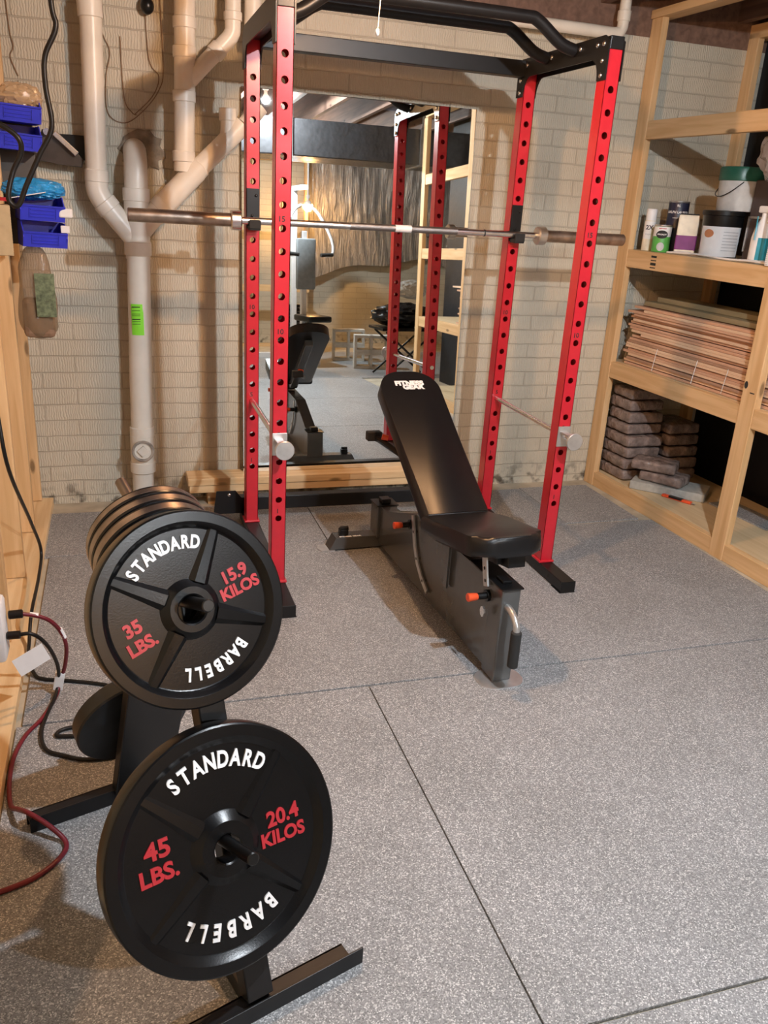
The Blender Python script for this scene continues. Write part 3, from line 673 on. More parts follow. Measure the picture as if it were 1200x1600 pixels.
# right branch
pipe('right_riser', [(-0.215, Y, 2.47), (-0.228, Y, 1.95), (-0.240, Y, 1.58)], 0.044, smooth=1)
pipe('right_arm', [(0.02, Y, 1.79), (-0.09, Y, 1.68), (-0.21, Y, 1.565), (-0.32, Y, 1.45), (-0.45, Y, 1.30)], 0.042, smooth=1)
pipe('right_wye', [(-0.185, Y, 1.59), (-0.31, Y, 1.46), (-0.38, Y, 1.385)], 0.050, smooth=1)
for z in (1.62, 1.86, 2.03, 2.14): coup((-0.24 + 0.03 * (z - 1.6), Y, z), (-0.24 + 0.03 * (z - 1.6), Y, z + 0.045), 0.049)
coup((-0.325, Y, 1.445), (-0.355, Y, 1.413), 0.053); coup((-0.165, Y, 1.61), (-0.215, Y, 1.560), 0.048)
pipe('upper_arm', [(-0.225, Y, 1.93), (-0.13, Y, 2.03), (-0.06, Y, 2.10), (-0.028, Y, 2.14), (-0.022, Y, 2.19), (-0.020, Y, 2.47)], 0.034)
coup((-0.105, Y, 2.055), (-0.075, Y, 2.085), 0.039); coup((-0.021, Y, 2.19), (-0.021, Y, 2.225), 0.039)
pipe('vent_stub', [(-0.045, Y, 1.85), (-0.047, Y, 1.74), (-0.085, Y, 1.68)], 0.034); coup((-0.045, Y, 1.80), (-0.046, Y, 1.852), 0.039)
for p, q in (((0.03, Y, 1.79), (0.10, Y, 1.87)), ((0.06, Y, 2.10), (0.07, Y, 2.47))): pipe('vent_pipe', [p, q], 0.036, smooth=0)
m = MB()
for k in range(15):
    a = 2 * PI * k / 15
pts = [(0.085 * (1 + 0.22 * math.sin(3 * k + 1) + 0.12 * math.sin(7 * k)) * math.cos(2 * PI * k / 22) + 0.02, 0.085 * (1 + 0.22 * math.sin(3 * k + 1)) * math.sin(2 * PI * k / 22)) for k in range(22)]
m.prism(pts, 0, 0.010, FRONT((-0.435, 1.212, 1.66)), bev=0.004); struct(m.build('trim_2', mortar))
# ceiling pipe on the right
cp = thing('ceiling_pipe', 'thin white plastic pipe with elbow running under the ceiling, upper right', 'pipe', (1.87, 1.12, 2.34))
m = MB(); m.tube([(-0.75, 0, 0.0), (-0.2, 0, 0.0), (-0.04, 0, 0.0), (-0.005, 0, 0.02), (0.0, 0, 0.06), (0.0, 0, 0.16)], 0.027, 20, 5); m.build('pipe_run', pvc, cp, 50)
m = MB(); m.cyl((0, 0, 0.055), (0, 0, 0.10), 0.032, 24, bev=0.002); m.build('coupling', pvc, cp, 40)
# sticker
m = MB(); n_ = 10; vs = []; fs = []
for k in range(n_ + 1):
    a = R(-130 + 62 * k / n_); 
    for z in (0.865, 1.005): vs.append((-0.461 + 0.0522 * math.cos(a), Y + 0.0522 * math.sin(a), z))
fs = [(2 * k, 2 * k + 2, 2 * k + 3, 2 * k + 1) for k in range(n_)]; m._add([wp(v) for v in vs], fs)
stk = m.build('inspection_sticker', green, stack)
m = MB()
for z in (0.99, 0.975, 0.960, 0.952, 0.935, 0.926, 0.915): m.box(-0.017, 0.019, 0, 0.0004, z, z + (0.004 if z in (0.99, 0.935) else 0.0018), Matrix.Translation(wp((-0.475, Y - 0.0525, 0))))
m.build('sticker_print', ink, stk)
# thin wires on the wall
for pts, lab in (([(-0.55, 2.36), (-0.56, 2.13), (-0.53, 2.04), (-0.55, 1.94), (-0.55, 1.80), (-0.48, 1.765), (-0.40, 1.82), (-0.33, 1.91), (-0.31, 2.01), (-0.32, 2.36)], 'thin tan wire looping down the brick wall between the two risers'),
                 ([(-0.485, 2.1), (-0.48, 1.87), (-0.45, 1.81), (-0.43, 1.80)], 'short thin wire inside the larger loop on the brick wall'),
                 ([(-0.38, 2.30), (-0.37, 2.03), (-0.33, 1.96), (-0.36, 1.88), (-0.44, 1.80)], 'thin dark wire hanging from the black cap beside the right riser'),
                 ([(-0.93, 2.36), (-0.92, 2.09), (-0.91, 2.02), (-0.925, 1.98), (-0.90, 1.91)], 'thin wire near the top left corner of the brick wall')):
    m = MB(); m.tube([(x, 1.204, z) for x, z in pts], 0.0022, 6, 6); tag(m.build('wall_wire', plain('wire_tan' + pts.__repr__()[2:6], (0.26, 0.17, 0.10), 0.6)), lab, 'wire')
m = MB(); m.sphere((-0.37, 1.17, 2.22), 0.028, 1, 1, 1.2); tag(m.build('wall_light_cap', blkm, None, 50), 'black round cap on the wall high between the two risers', 'cap')

# ------------------------------------------------------------------ left wall clutter
m = MB(); m.box(-0.985, -0.655, 1.190, 1.208, 1.60, 1.70, bev=0.003)
hr = tag(m.build('wall_rail', blkm), 'black metal rail fixed on the brick wall behind the upper blue bins', 'rail')
br_ = thing('folding_bracket', 'dark folding metal bracket sticking out right of the upper blue bins', 'bracket', (-0.75, 1.185, 1.65))
m = MB(); m.prism([(-0.07, 0.06), (-0.01, 0.055), (0.09, -0.05), (0.08, -0.08), (0.0, -0.075), (-0.12, -0.06)], 0, 0.06, FRONT((0, 0, 0)), bev=0.003); m.build('bracket_body', plain('bracket_grey', (0.10, 0.085, 0.075), 0.3, metal=0.5), br_)
m = MB(); m.box(-0.06, 0.06, -0.012, 0.012, 0.06, 0.085, FRONT((0.02, 0, 0.01)) @ Matrix.Rotation(R(-42), 4, 'Z'), bev=0.004); m.build('bracket_arm', chrome, br_)
m = MB(); m.cyl((-0.05, -0.06, 0.05), (-0.05, -0.085, 0.05), 0.014); m.build('bracket_screw', bolt, br_, 40)
def make_bin():
    t = thing('storage_bin', '', 'bin', group='blue hanging storage bins')
    w2, dp, h = 0.082, 0.16, 0.092
    prof = [(0, 0), (dp * 0.88, 0), (dp, h * 0.40), (dp * 0.94, h * 0.62), (dp * 0.62, h), (0, h)]  # side outline: depth, height
    m = MB()
    for s in (-1, 1):
        m.prism(prof, 0, 0.004, fr((s * w2 - (0.004 if s > 0 else 0), 0, 0), (0, -1, 0), (0, 0, 1), (1, 0, 0)))
    m.box(-w2, w2, -dp * 0.88, 0, 0, 0.004); m.box(-w2, w2, -0.004, 0, 0, h)
    a = Vector((0, -dp * 0.88, 0)); b_ = Vector((0, -dp, h * 0.62)); d = (b_ - a); L_ = d.length; d.normalize()
    m.box(-w2, w2, -0.002, 0.002, 0, L_, fr(a, (1, 0, 0), Vector((1, 0, 0)).cross(d) * -1, d))
    m.build('tray', blue, t)
    m = MB(); M = fr(a + Vector((0, -0.002, 0)), (1, 0, 0), d, (0, -1, 0))
    for y0 in (0.014, 0.026, 0.040): m.box(-0.045, 0.045, y0, y0 + 0.0035, 0, 0.004, M)
    for x0 in (-0.050, 0.047): m.box(x0, x0 + 0.003, 0.010, 0.048, 0, 0.004, M)
    m.box(-w2, w2, L_ - 0.006, L_, -0.004, 0.006, M); m.build('label_slot', blue, t)
    return t
bin0 = make_bin()
bin_spots = [(-0.905, 0.86, 1.710, 'top blue plastic bin of the upper pair, at the left edge of the photo'),
             (-0.910, 0.85, 1.612, 'blue plastic bin directly under the topmost blue bin at the left edge'),
             (-0.845, 0.84, 1.360, 'upper bin of the lower pair of blue bins, with blue film heaped on it'),
             (-0.842, 0.83, 1.262, 'lowest blue plastic bin, above the hanging clear bag')]
for i, (x, y, z, lab) in enumerate(bin_spots):
    o = bin0 if i == 0 else copy_tree(bin0); o.location = (x, y, z); o.rotation_euler = (0, R(2), R(12)); o['label'] = lab
m = MB(); m.box(-1.0, -0.838, 0.865, 0.885, 1.26, 1.80, bev=0.002)
tag(m.build('bin_panel', plain('panel_grey', (0.10, 0.09, 0.08), 0.5)), 'dark narrow hanging panel the blue bins are hooked on', 'panel')
# blue film, white bits
def crumple(name, c, r, sc3, mat, seed, label, cat, amp=0.3, parent=None):
    rnd = random.Random(seed); bm = bmesh.new(); bmesh.ops.create_icosphere(bm, subdivisions=4, radius=r)
    ph = [(rnd.uniform(8, 30) / r * 0.06, rnd.uniform(0, 6), rnd.choice((0, 1, 2)), rnd.choice((0, 1, 2))) for _ in range(8)]
    for v in bm.verts:
        d = 1.0; q = v.co / r
        for f, p, a, b2 in ph: d += amp / 4 * abs(math.sin(f * 3 * q[a] + p + 3 * q[b2])) * 1.0
        v.co = v.co * d
    m = MB(); m.merge(bm, Matrix.Translation(c) @ Matrix.Diagonal((*sc3, 1))); o = m.build(name, mat, parent, 25)
    if not parent: tag(o, label, cat)
    return o
crumple('plastic_film', (-0.845, 0.76, 1.475), 0.05, (1.7, 0.9, 0.6), ltblue, 3, 'crumpled bright blue plastic film lying in the lower blue bins', 'film')
crumple('plastic_film', (-0.870, 0.78, 1.795), 0.05, (1.2, 0.8, 0.8), film('tan_film', (0.6, 0.42, 0.24), 0.4), 5, 'clear tan plastic film poking out behind the top blue bin', 'film')
m = MB(); m.box(-0.755, -0.705, 0.70, 0.74, 1.375, 1.41, bev=0.006); tag(m.build('white_block', white), 'small white plastic block sticking out right of the lower blue bins', 'block')
m = MB(); m.box(-0.752, -0.72, 0.70, 0.73, 1.318, 1.345, bev=0.002); tag(m.build('white_tag', white), 'small white tag right of the lowest blue bin', 'tag')
m = MB(); m.box(-0.06, 0.06, -0.04, 0.04, 0, 0.003, Matrix.Translation((-0.855, 0.665, 1.452)) @ Matrix.Rotation(R(-12), 4, 'Y') ); tag(m.build('paper_card', white), 'white card lying on the lower blue bins', 'card')
m = MB(); m.box(-0.055, 0.035, -0.03, 0.03, 0, 0.012, Matrix.Translation((-0.955, 0.60, 1.43)) @ Matrix.Rotation(R(3), 4, 'Y')); tag(m.build('red_packet', redtext), 'red and white packet at the left edge, left of the lower blue bins', 'packet')
cbx = thing('cardboard_box', 'corrugated cardboard box at the left edge beneath the red packet', 'box', (-0.96, 0.62, 1.235), (0, 0, R(8)))
m = MB(); m.box(-0.09, 0.035, -0.06, 0.06, 0.0, 0.18, bev=0.002); m.build('carton', card, cbx)
m = MB()
for k in range(16): m.box(0.0352, 0.0362, -0.055, 0.055, 0.008 + k * 0.0105, 0.012 + k * 0.0105)
m.build('corrugated_edge', plain('flute', (0.33, 0.24, 0.13), 0.8), cbx)
# hanging clear bag
bg = thing('hanging_bag', 'clear plastic bag with a green printed label hanging below the blue bins', 'bag', (-0.862, 0.74, 1.262))
bm = bmesh.new(); bmesh.ops.create_icosphere(bm, subdivisions=4, radius=1.0)
for v in bm.verts:
    z_ = v.co.z; rxy = max(1e-4, math.sqrt(max(0.0, 1 - z_ * z_))); pf = (1 - abs(z_) ** 5) ** 0.5 * (0.86 - 0.18 * z_) / rxy
    k = pf * (1 + 0.05 * math.sin(9 * v.co.x + 5 * z_))
    v.co = Vector((v.co.x * 0.080 * k, v.co.y * 0.045 * k, z_ * 0.185 - 0.18))
m = MB(); m.merge(bm); m.build('bag_film', bagm, bg, 60)
m = MB(); m.box(-0.002, 0.072, -0.052, -0.050, -0.27, -0.10); lbm = m.build('bag_label', plain('olive_print', (0.13, 0.17, 0.10), 0.5, var=0.5, nscale=70), bg)
m = MB(); m.box(-0.06, 0.06, -0.03, 0.03, -0.36, -0.20, bev=0.02); m.build('bag_contents', plain('bag_contents', (0.22, 0.14, 0.09), 0.6, var=0.3), bg)

# cables
def cord(name, pts, r, mat, label, cat='cord'):
    m = MB(); m.tube(pts, r, 10, 7); return tag(m.build(name, mat, None, 60), label, cat)
cord('power_cable', [(-0.71, 0.3, 2.50), (-0.71, 0.3, 2.07), (-0.70, 0.3, 1.98), (-0.74, 0.3, 1.89), (-0.745, 0.3, 1.80), (-0.735, 0.3, 1.68), (-0.78, 0.3, 1.59), (-0.83, 0.3, 1.49), (-0.86, 0.3, 1.425), (-0.885, 0.3, 1.43), (-0.89, 0.3, 1.46), (-0.87, 0.31, 1.53), (-0.84, 0.31, 1.59), (-0.84, 0.3, 1.63), (-0.87, 0.3, 1.66), (-0.93, 0.3, 1.69), (-0.954, 0.29, 1.70)], 0.0088, cable, 'thick black cable hanging in a loop over the blue bins')
cord('extension_cord', [(-0.952, -0.33, 1.12), (-0.935, -0.33, 0.98), (-0.915, -0.33, 0.86), (-0.90, -0.32, 0.67), (-0.89, 0.03, 0.36), (-0.885, 0.22, 0.17), (-0.885, 0.05, 0.13), (-0.89, -0.20, 0.12), (-0.895, -0.30, 0.06), (-0.89, -0.39, 0.045), (-0.87, -0.45, 0.018), (-0.84, -0.48, 0.0155), (-0.78, -0.50, 0.0155), (-0.66, -0.55, 0.0155), (-0.56, -0.62, 0.0155)], 0.006, cable, 'black extension cord running down the left studs and along the floor')
outlet = thing('power_strip', 'white power outlet box on the left studs with two plugs in it', 'outlet', (-0.925, -0.69, 0.325))
m = MB(); m.box(-0.03, 0.022, -0.045, 0.045, -0.095, 0.085, bev=0.012); m.build('housing', white, outlet, 40)
m = MB(); m.tube([(-0.01, -0.02, 0.09), (0.015, -0.02, 0.12), (0.0, -0.02, 0.15)], 0.004, 8, 4); m.build('white_lead', white, outlet, 50)
rc = thing('extension_cord', 'maroon extension cord plugged in at the left, curving along the floor', 'cord', (-0.85, -0.66, 0.0))
def rel(pts, o): return [(a - o[0], b_ - o[1], c_ - o[2]) for a, b_, c_ in pts]
O = (-0.85, -0.66, 0.0)
m = MB(); m.tube(rel([(-0.862, -0.665, 0.347), (-0.825, -0.66, 0.335), (-0.79, -0.65, 0.31), (-0.765, -0.63, 0.26), (-0.755, -0.61, 0.20), (-0.765, -0.58, 0.12), (-0.785, -0.56, 0.05), (-0.80, -0.60, 0.018), (-0.83, -0.70, 0.016), (-0.87, -0.78, 0.016), (-0.892, -0.88, 0.016), (-0.892, -0.99, 0.016), (-0.88, -1.08, 0.016), (-0.855, -1.13, 0.040), (-0.825, -1.175, 0.0595), (-0.775, -1.215, 0.042), (-0.74, -1.25, 0.016), (-0.755, -1.30, 0.016), (-0.81, -1.35, 0.016), (-0.90, -1.38, 0.016)], O), 0.0062, 10, 7); m.build('cord_jacket', redcable, rc, 60)
m = MB(); m.cyl((-0.047, -0.005, 0.347), (-0.008, -0.003, 0.347), 0.013, 14, bev=0.003); m.build('plug', blkm, rc, 40)
m = MB(); m.cyl((0.008, 0.0, 0.341), (0.03, 0.003, 0.334), 0.0075, 12); m.cyl((0.083, 0.028, 0.272), (0.092, 0.04, 0.235), 0.0075, 12); m.build('white_band', white, rc, 40)
bc = thing('extension_cord', 'black cord plugged in below the maroon one, trailing to the plate tree', 'cord', (-0.86, -0.72, 0.0))
O = (-0.86, -0.72, 0.0)
m = MB(); m.tube(rel([(-0.865, -0.70, 0.30), (-0.84, -0.70, 0.30), (-0.815, -0.69, 0.275), (-0.795, -0.66, 0.22), (-0.785, -0.60, 0.13), (-0.79, -0.56, 0.05), (-0.80, -0.60, 0.022), (-0.82, -0.69, 0.016), (-0.828, -0.78, 0.016), (-0.81, -0.86, 0.016), (-0.76, -0.90, 0.016), (-0.70, -0.93, 0.016), (-0.62, -0.93, 0.016), (-0.59, -0.88, 0.016), (-0.66, -0.83, 0.016), (-0.75, -0.81, 0.016), (-0.785, -0.80, 0.016), (-0.775, -0.775, 0.016), (-0.73, -0.765, 0.016), (-0.66, -0.76, 0.016)], O), 0.0058, 10, 7); m.build('cord_jacket', cable, bc, 60)
m = MB(); m.cyl((-0.042, 0.02, 0.30), (-0.005, 0.02, 0.30), 0.012, 14, bev=0.003); m.build('plug', blkm, bc, 40)
m = MB(); m.box(-0.045, 0.045, -0.001, 0.001, -0.028, 0.028, Matrix.Translation((0.02, -0.01, 0.232)) @ Matrix.Rotation(R(-22), 4, 'Y') @ Matrix.Rotation(R(20), 4, 'Z')); m.build('paper_tag', white, bc)
m = MB(); m.box(-0.014, 0.014, -0.0105, 0.0105, -0.03, 0.03, Matrix.Translation((0.072, 0.158, 0.055)) @ Matrix.Rotation(R(12), 4, 'Y'), bev=0.001); m.build('warning_tag', white, bc)

# ------------------------------------------------------------------ shelving on the right (frame: u along -y, v into the shelf)
SH0 = Vector((2.083, 1.205, 0.0)); sang = math.atan(0.036)
shelf = thing('lumber_shelving', 'tall pine two by four shelving along the right wall', 'shelf', SH0, (0, 0, sang))
# local: x = depth, y = -distance from back wall
def sl(name, x0, x1, y0, y1, z0, z1, mat, parent=shelf, bev=0.003):
    m = MB(); m.box(x0, x1, y0, y1, z0, z1, bev=bev); return m.build(name, mat, parent)
posts = [(-0.090, 0.0), (-1.215, -1.125), (-2.34, -2.25), (-3.46, -3.37)]
for y0, y1 in posts[:4]:
    sl('post', 0.0, 0.038, y0, y1, 0.0, 2.44, pine['z'])
for y0, y1 in ((-0.09, -0.01), (-1.215, -1.135), (-2.34, -2.26)):
    sl('rear_post', 0.60, 0.638, y0, y1, 0.0, 2.44, pine['z'])
for z0, z1 in ((0.0, 0.082), (0.648, 0.737), (1.252, 1.342), (1.885, 1.972)):
    for a, b_ in ((-1.125, -0.090), (-2.25, -1.215), (-3.37, -2.34)):
        sl('front_rail', 0.004, 0.040, a, b_, z0, z1, pine['y'])
    if z0 < 1.8: sl('shelf_deck', 0.042, 0.62, -3.40, 0.0, z1 - 0.014, z1, ply, bev=0.001)
sl('top_plate', -0.01, 0.085, -3.40, 0.0, 2.44, 2.478, pine['y'])
sl('rear_top_plate', 0.60, 0.69, -3.40, 0.0, 2.41, 2.478, pine['y'])
for y0 in (-1.2, ): sl('grade_stamp', -0.0005, 0.0, -1.20, -1.172, 0.80, 0.805, ink, bev=0)
m = MB()
for k, (zz, hh) in enumerate(((1.316, 0.010), (1.300, 0.005), (1.278, 0.013), (1.264, 0.005))): m.box(0.0032, 0.0038, -0.345, -0.30, zz, zz + hh)
m.build('grade_stamp', ink, shelf)
m = MB(); m.prism([(0.011 * math.cos(2 * PI * k / 16), 0.017 * math.sin(2 * PI * k / 16)) for k in range(16)], 0, 0.0006, fr((0.0, -1.141, 0.832), (0, -1, 0), (0, 0, 1), (-1, 0, 0))); m.build('dark_knot', ink, shelf)
def sw(x, y, z): # shelf local -> world
    return Matrix.Translation(SH0) @ Matrix.Rotation(sang, 4, 'Z') @ Vector((x, y, z))
SR = (0, 0, sang)
def onshelf(name, label, cat, x, y, z, rz=0.0, group=None): return thing(name, label, cat, sw(x, y, z), (0, 0, sang + rz), group)
FACE = lambda x, y, z, ang=0: Matrix.Rotation(ang, 4, 'Z') @ fr((x, y, z), (0, -1, 0), (0, 0, 1), (-1, 0, 0))
TZ = 1.3425
def can(name, label, x, y, z, r, h, body, lid, group=None, cat='can', face=-0.75):
    t = onshelf(name, label, cat, x, y, z, group=group)
    m = MB(); m.lathe([(r - 0.002, 0), (r, 0.002), (r + 0.0015, 0.004), (r, 0.007), (r, h - 0.008)], None, 40); m.build('body', body, t, 35)
    m = MB(); m.lathe([(r, h - 0.008), (r + 0.002, h - 0.005), (r + 0.0005, h), (r - 0.006, h), (r - 0.008, h - 0.005), (1e-6, h - 0.005)], None, 40); m.build('lid', lid, t, 35)
    return t
def wraplabel(t, name, mat, r, z0, z1, a0, a1, n=14, dr=0.0006):
    m = MB(); vs = []
    for k in range(n + 1):
        a = R(a0 + (a1 - a0) * k / n)
        vs += [(( r + dr) * math.cos(a), (r + dr) * math.sin(a), z0), ((r + dr) * math.cos(a), (r + dr) * math.sin(a), z1)]
    m._add(vs, [(2 * k, 2 * k + 2, 2 * k + 3, 2 * k + 1) for k in range(n)]); return m.build(name, mat, t, 60)
def wraptext(t, name, txt, mat, r, z, size, a_mid, sx=1.0, dr=0.0012, off=0.0004, circ=None):
    bm = text_bm(txt, size, 0.0002, off, sx)
    for v in bm.verts:
        a = R(a_mid) + v.co.x / r; rr2 = r + dr + v.co.z; z_ = z + v.co.y; v.co = Vector((rr2 * math.cos(a), rr2 * math.sin(a), z_))
    m = MB(); m.merge(bm); return m.build(name, mat, t)
VA = 232   # angle from which the camera looks at these cans
# spray can
sp = onshelf('spray_can', 'white spray paint can marked 2X at the left end of the paint shelf', 'spray can', 0.085, -0.135, TZ)
m = MB(); m.lathe([(0.027, 0), (0.029, 0.003), (0.0285, 0.006), (0.0285, 0.150), (0.022, 0.160)], None, 32); m.build('body', creaml, sp, 35)
m = MB(); m.lathe([(0.027, 0.152), (0.027, 0.205), (0.024, 0.210), (1e-6, 0.211)], None, 32); m.build('cap', white, sp, 35)
wraplabel(sp, 'label_top', white, 0.0285, 0.060, 0.148, VA - 80, VA + 80); wraptext(sp, 'label_print', '2X', navy, 0.0285, 0.116, 0.031, VA, dr=0.0012, off=0.0008)
wraptext(sp, 'small_print', 'PAINT', greyl, 0.0285, 0.082, 0.012, VA)
c1 = can('paint_can', 'navy blue quart paint can lettered RALPH LAUREN standing behind the others', 0.195, -0.205, TZ + 0.0, 0.052, 0.255, navy, tin, 'paint cans on the shelf')
wraptext(c1, 'brand_lettering', 'RALPH LAUREN', white, 0.052, 0.200, 0.0165, VA); wraptext(c1, 'crest', 'RL', white, 0.052, 0.232, 0.016, VA); wraptext(c1, 'small_print', 'INTERIOR PAINT', greyl, 0.052, 0.172, 0.006, VA)
c2 = can('paint_can', 'small green and white paint can with a black oval, in front of the navy can', 0.085, -0.250, TZ, 0.044, 0.135, lime, tin, 'paint cans on the shelf')
wraplabel(c2, 'white_label', white, 0.044, 0.078, 0.126, VA - 85, VA + 85)
def oval(t, name, mat, r, zc, wa, hz, am, dr):
    m = MB(); n = 24; rings = 6; vs = [((r + dr) * math.cos(R(am)), (r + dr) * math.sin(R(am)), zc)]
    for q in range(1, rings + 1):
        f = q / rings
        for k in range(n):
            a = R(am) + wa * f / r * math.cos(2 * PI * k / n); vs.append(((r + dr) * math.cos(a), (r + dr) * math.sin(a), zc + f * hz * math.sin(2 * PI * k / n)))
    fs = [(0, 1 + k, 1 + (k + 1) % n) for k in range(n)]
    for q in range(rings - 1):
        for k in range(n): l = (k + 1) % n; fs.append((1 + q * n + k, 1 + (q + 1) * n + k, 1 + (q + 1) * n + l, 1 + q * n + l))
    m._add(vs, fs); return m.build(name, mat, t)
oval(c2, 'label_oval', ink, 0.044, 0.088, 0.030, 0.020, VA, 0.0014); wraptext(c2, 'label_print', 'SPECIALTY', white, 0.044, 0.088, 0.0095, VA, dr=0.002); wraptext(c2, 'maker_print', 'RUST-OLEUM', redtext, 0.044, 0.117, 0.006, VA, dr=0.0014)
oval(c2, 'ball_picture', greyl, 0.044, 0.028, 0.019, 0.021, VA, 0.0014)
bx_ = onshelf('paint_box', 'cream and purple square paint tin between the green can and the black pail', 'tin', 0.140, -0.375, TZ)
m = MB(); m.box(-0.05, 0.05, -0.048, 0.048, 0.0, 0.19, Matrix.Rotation(R(-38), 4, 'Z'), bev=0.006); m.build('body', creaml, bx_)
m = MB(); m.box(-0.0512, 0.0512, -0.0492, 0.0492, 0.020, 0.095, Matrix.Rotation(R(-38), 4, 'Z'), bev=0.006); m.build('purple_band', purple, bx_)
m = MB(); m.box(-0.045, 0.045, -0.043, 0.043, 0.19, 0.196, Matrix.Rotation(R(-38), 4, 'Z'), bev=0.002); m.build('lid', blkm, bx_)
pl = onshelf('paint_pail', 'large black pail with a white label standing on the paint shelf', 'pail', 0.195, -0.560, TZ, group='paint pails')
m = MB(); m.lathe([(0.088, 0), (0.090, 0.003), (0.096, 0.205)], None, 48); m.build('body', blkm, pl, 35)
m = MB(); m.lathe([(0.098, 0.195), (0.102, 0.197), (0.102, 0.215), (0.096, 0.218), (1e-6, 0.214)], None, 48); m.build('lid', blkm, pl, 35)
def conelabel(t, name, mat, r0, r1, z0, z1, a0, a1, n=18):
    m = MB(); vs = []
    for k in range(n + 1):
        a = R(a0 + (a1 - a0) * k / n); vs += [(r0 * math.cos(a), r0 * math.sin(a), z0), (r1 * math.cos(a), r1 * math.sin(a), z1)]
    m._add(vs, [(2 * k, 2 * k + 2, 2 * k + 3, 2 * k + 1) for k in range(n)]); return m.build(name, mat, t, 60)
conelabel(pl, 'label', white, 0.0915, 0.0945, 0.008, 0.145, VA - 72, VA + 66); oval(pl, 'tan_oval', copperc, 0.0945, 0.112, 0.026, 0.019, VA - 38, 0.001)
m = MB()
for k in range(7):
    vs = []
    for j in range(9):
        a = R(VA + 5 + 48 * j / 8)
        for z in (0.035 + k * 0.014, 0.039 + k * 0.014): vs.append((0.0955 * math.cos(a), 0.0955 * math.sin(a), z))
    m._add(vs, [(2 * j, 2 * j + 2, 2 * j + 3, 2 * j + 1) for j in range(8)])
m.build('label_lines', greyl, pl)
pl2 = onshelf('paint_pail', 'white pail with a dark green lid stacked on top of the black pail', 'pail', 0.235, -0.585, TZ + 0.2185, group='paint pails')
m = MB(); m.lathe([(0.090, 0), (0.092, 0.003), (0.099, 0.150)], None, 48); m.build('body', plain('white_pail', (0.62, 0.60, 0.57), 0.4), pl2, 35)
m = MB(); m.lathe([(0.101, 0.135), (0.103, 0.137), (0.104, 0.188), (0.100, 0.196), (0.092, 0.198), (1e-6, 0.192)], None, 48); m.build('lid', darkg, pl2, 35)
m = MB(); m.tube([(-0.04, 0.095, 0.11), (-0.085, 0.065, 0.075), (-0.110, 0.0, 0.062), (-0.098, -0.055, 0.085), (-0.06, -0.09, 0.13)], 0.0022, 8, 6); m.build('handle', blkm, pl2, 60)
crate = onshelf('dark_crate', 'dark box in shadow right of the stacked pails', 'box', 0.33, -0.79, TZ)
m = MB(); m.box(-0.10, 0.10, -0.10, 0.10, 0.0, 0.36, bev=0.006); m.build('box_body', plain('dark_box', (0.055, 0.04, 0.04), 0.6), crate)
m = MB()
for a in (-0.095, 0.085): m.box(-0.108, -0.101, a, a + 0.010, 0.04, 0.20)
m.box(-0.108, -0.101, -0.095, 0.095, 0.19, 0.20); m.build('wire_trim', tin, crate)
bt = onshelf('spray_bottle', 'white spray bottle with a teal label beside the second post', 'bottle', 0.12, -0.915, TZ)
m = MB(); m.lathe([(0.038, 0), (0.041, 0.004), (0.041, 0.11), (0.032, 0.155), (0.014, 0.195), (0.014, 0.215)], None, 32); m.build('body', white, bt, 35)
wraplabel(bt, 'label', teal, 0.041, 0.015, 0.11, VA - 20, VA + 100); 
m = MB(); m.box(-0.018, 0.018, -0.035, 0.03, 0.215, 0.245, bev=0.006); m.box(-0.006, 0.006, -0.03, -0.022, 0.17, 0.22, bev=0.002); m.build('trigger_head', white, bt)
m = MB(); m.prism([(0.0, 0.10), (0.045, 0.10), (0.034, 0.155), (0.018, 0.20), (0.006, 0.20)], -0.002, 0.002, FACE(-0.030, 0.0, 0.0, R(-38))); m.build('shoulder_label', teal, bt)
for i, (off, lab) in enumerate(((0.0, 'white curved cable lying along the front of the paint shelf'), (0.02, 'second white cable lying behind the first at the front of the paint shelf'))):
    m = MB(); m.tube([sw(0.05 + off, y, TZ + 0.006 + k) for y, k in ((-0.36, 0.0), (-0.45, 0.002 + off * 0.3), (-0.60, 0.006 - off * 0.2), (-0.80, 0.0), (-0.95, 0.004), (-1.10, 0.0))], 0.005, 8, 6); tag(m.build('white_cable', white, None, 60), lab, 'cable')
rul = onshelf('measuring_strip', 'white measuring strip with ticks standing against the second post', 'ruler', -0.004, -1.118, 1.345)
m = MB(); m.box(-0.004, 0.0, -0.010, 0.012, 0.0, 0.32); rb_ = m.build('strip', white, rul)
m = MB()
for k in range(40): m.box(-0.0046, -0.004, 0.002 if k % 5 else -0.006, 0.012, 0.004 + k * 0.008, 0.005 + k * 0.008)
m.build('tick_marks', ink, rul)
# crumpled plastic in upper bays
crumple('plastic_bag', sw(0.135, -0.98, 1.80), 0.08, (0.9, 1.5, 1.15), film('grey_film', (0.35, 0.31, 0.29), 0.25), 11, 'crumpled translucent plastic hanging from the top rail above the spray bottle', 'plastic')
m = MB(); vs = []; nu, nv = 24, 10
for i in range(nu + 1):
    for j in range(nv + 1):
        y = -0.62 - 2.6 * i / nu; z = 1.98 + 0.44 * j / nv; vs.append(sw(0.55 + 0.02 * math.sin(9 * y + 3 * z) + 0.012 * math.sin(23 * y), y, z))
m._add(vs, [(i * (nv + 1) + j, (i + 1) * (nv + 1) + j, (i + 1) * (nv + 1) + j + 1, i * (nv + 1) + j + 1) for i in range(nu) for j in range(nv)]); tag(m.build('poly_sheet', wrap, None, 60), 'clear plastic sheet hanging behind the top bay of the shelving', 'sheet')

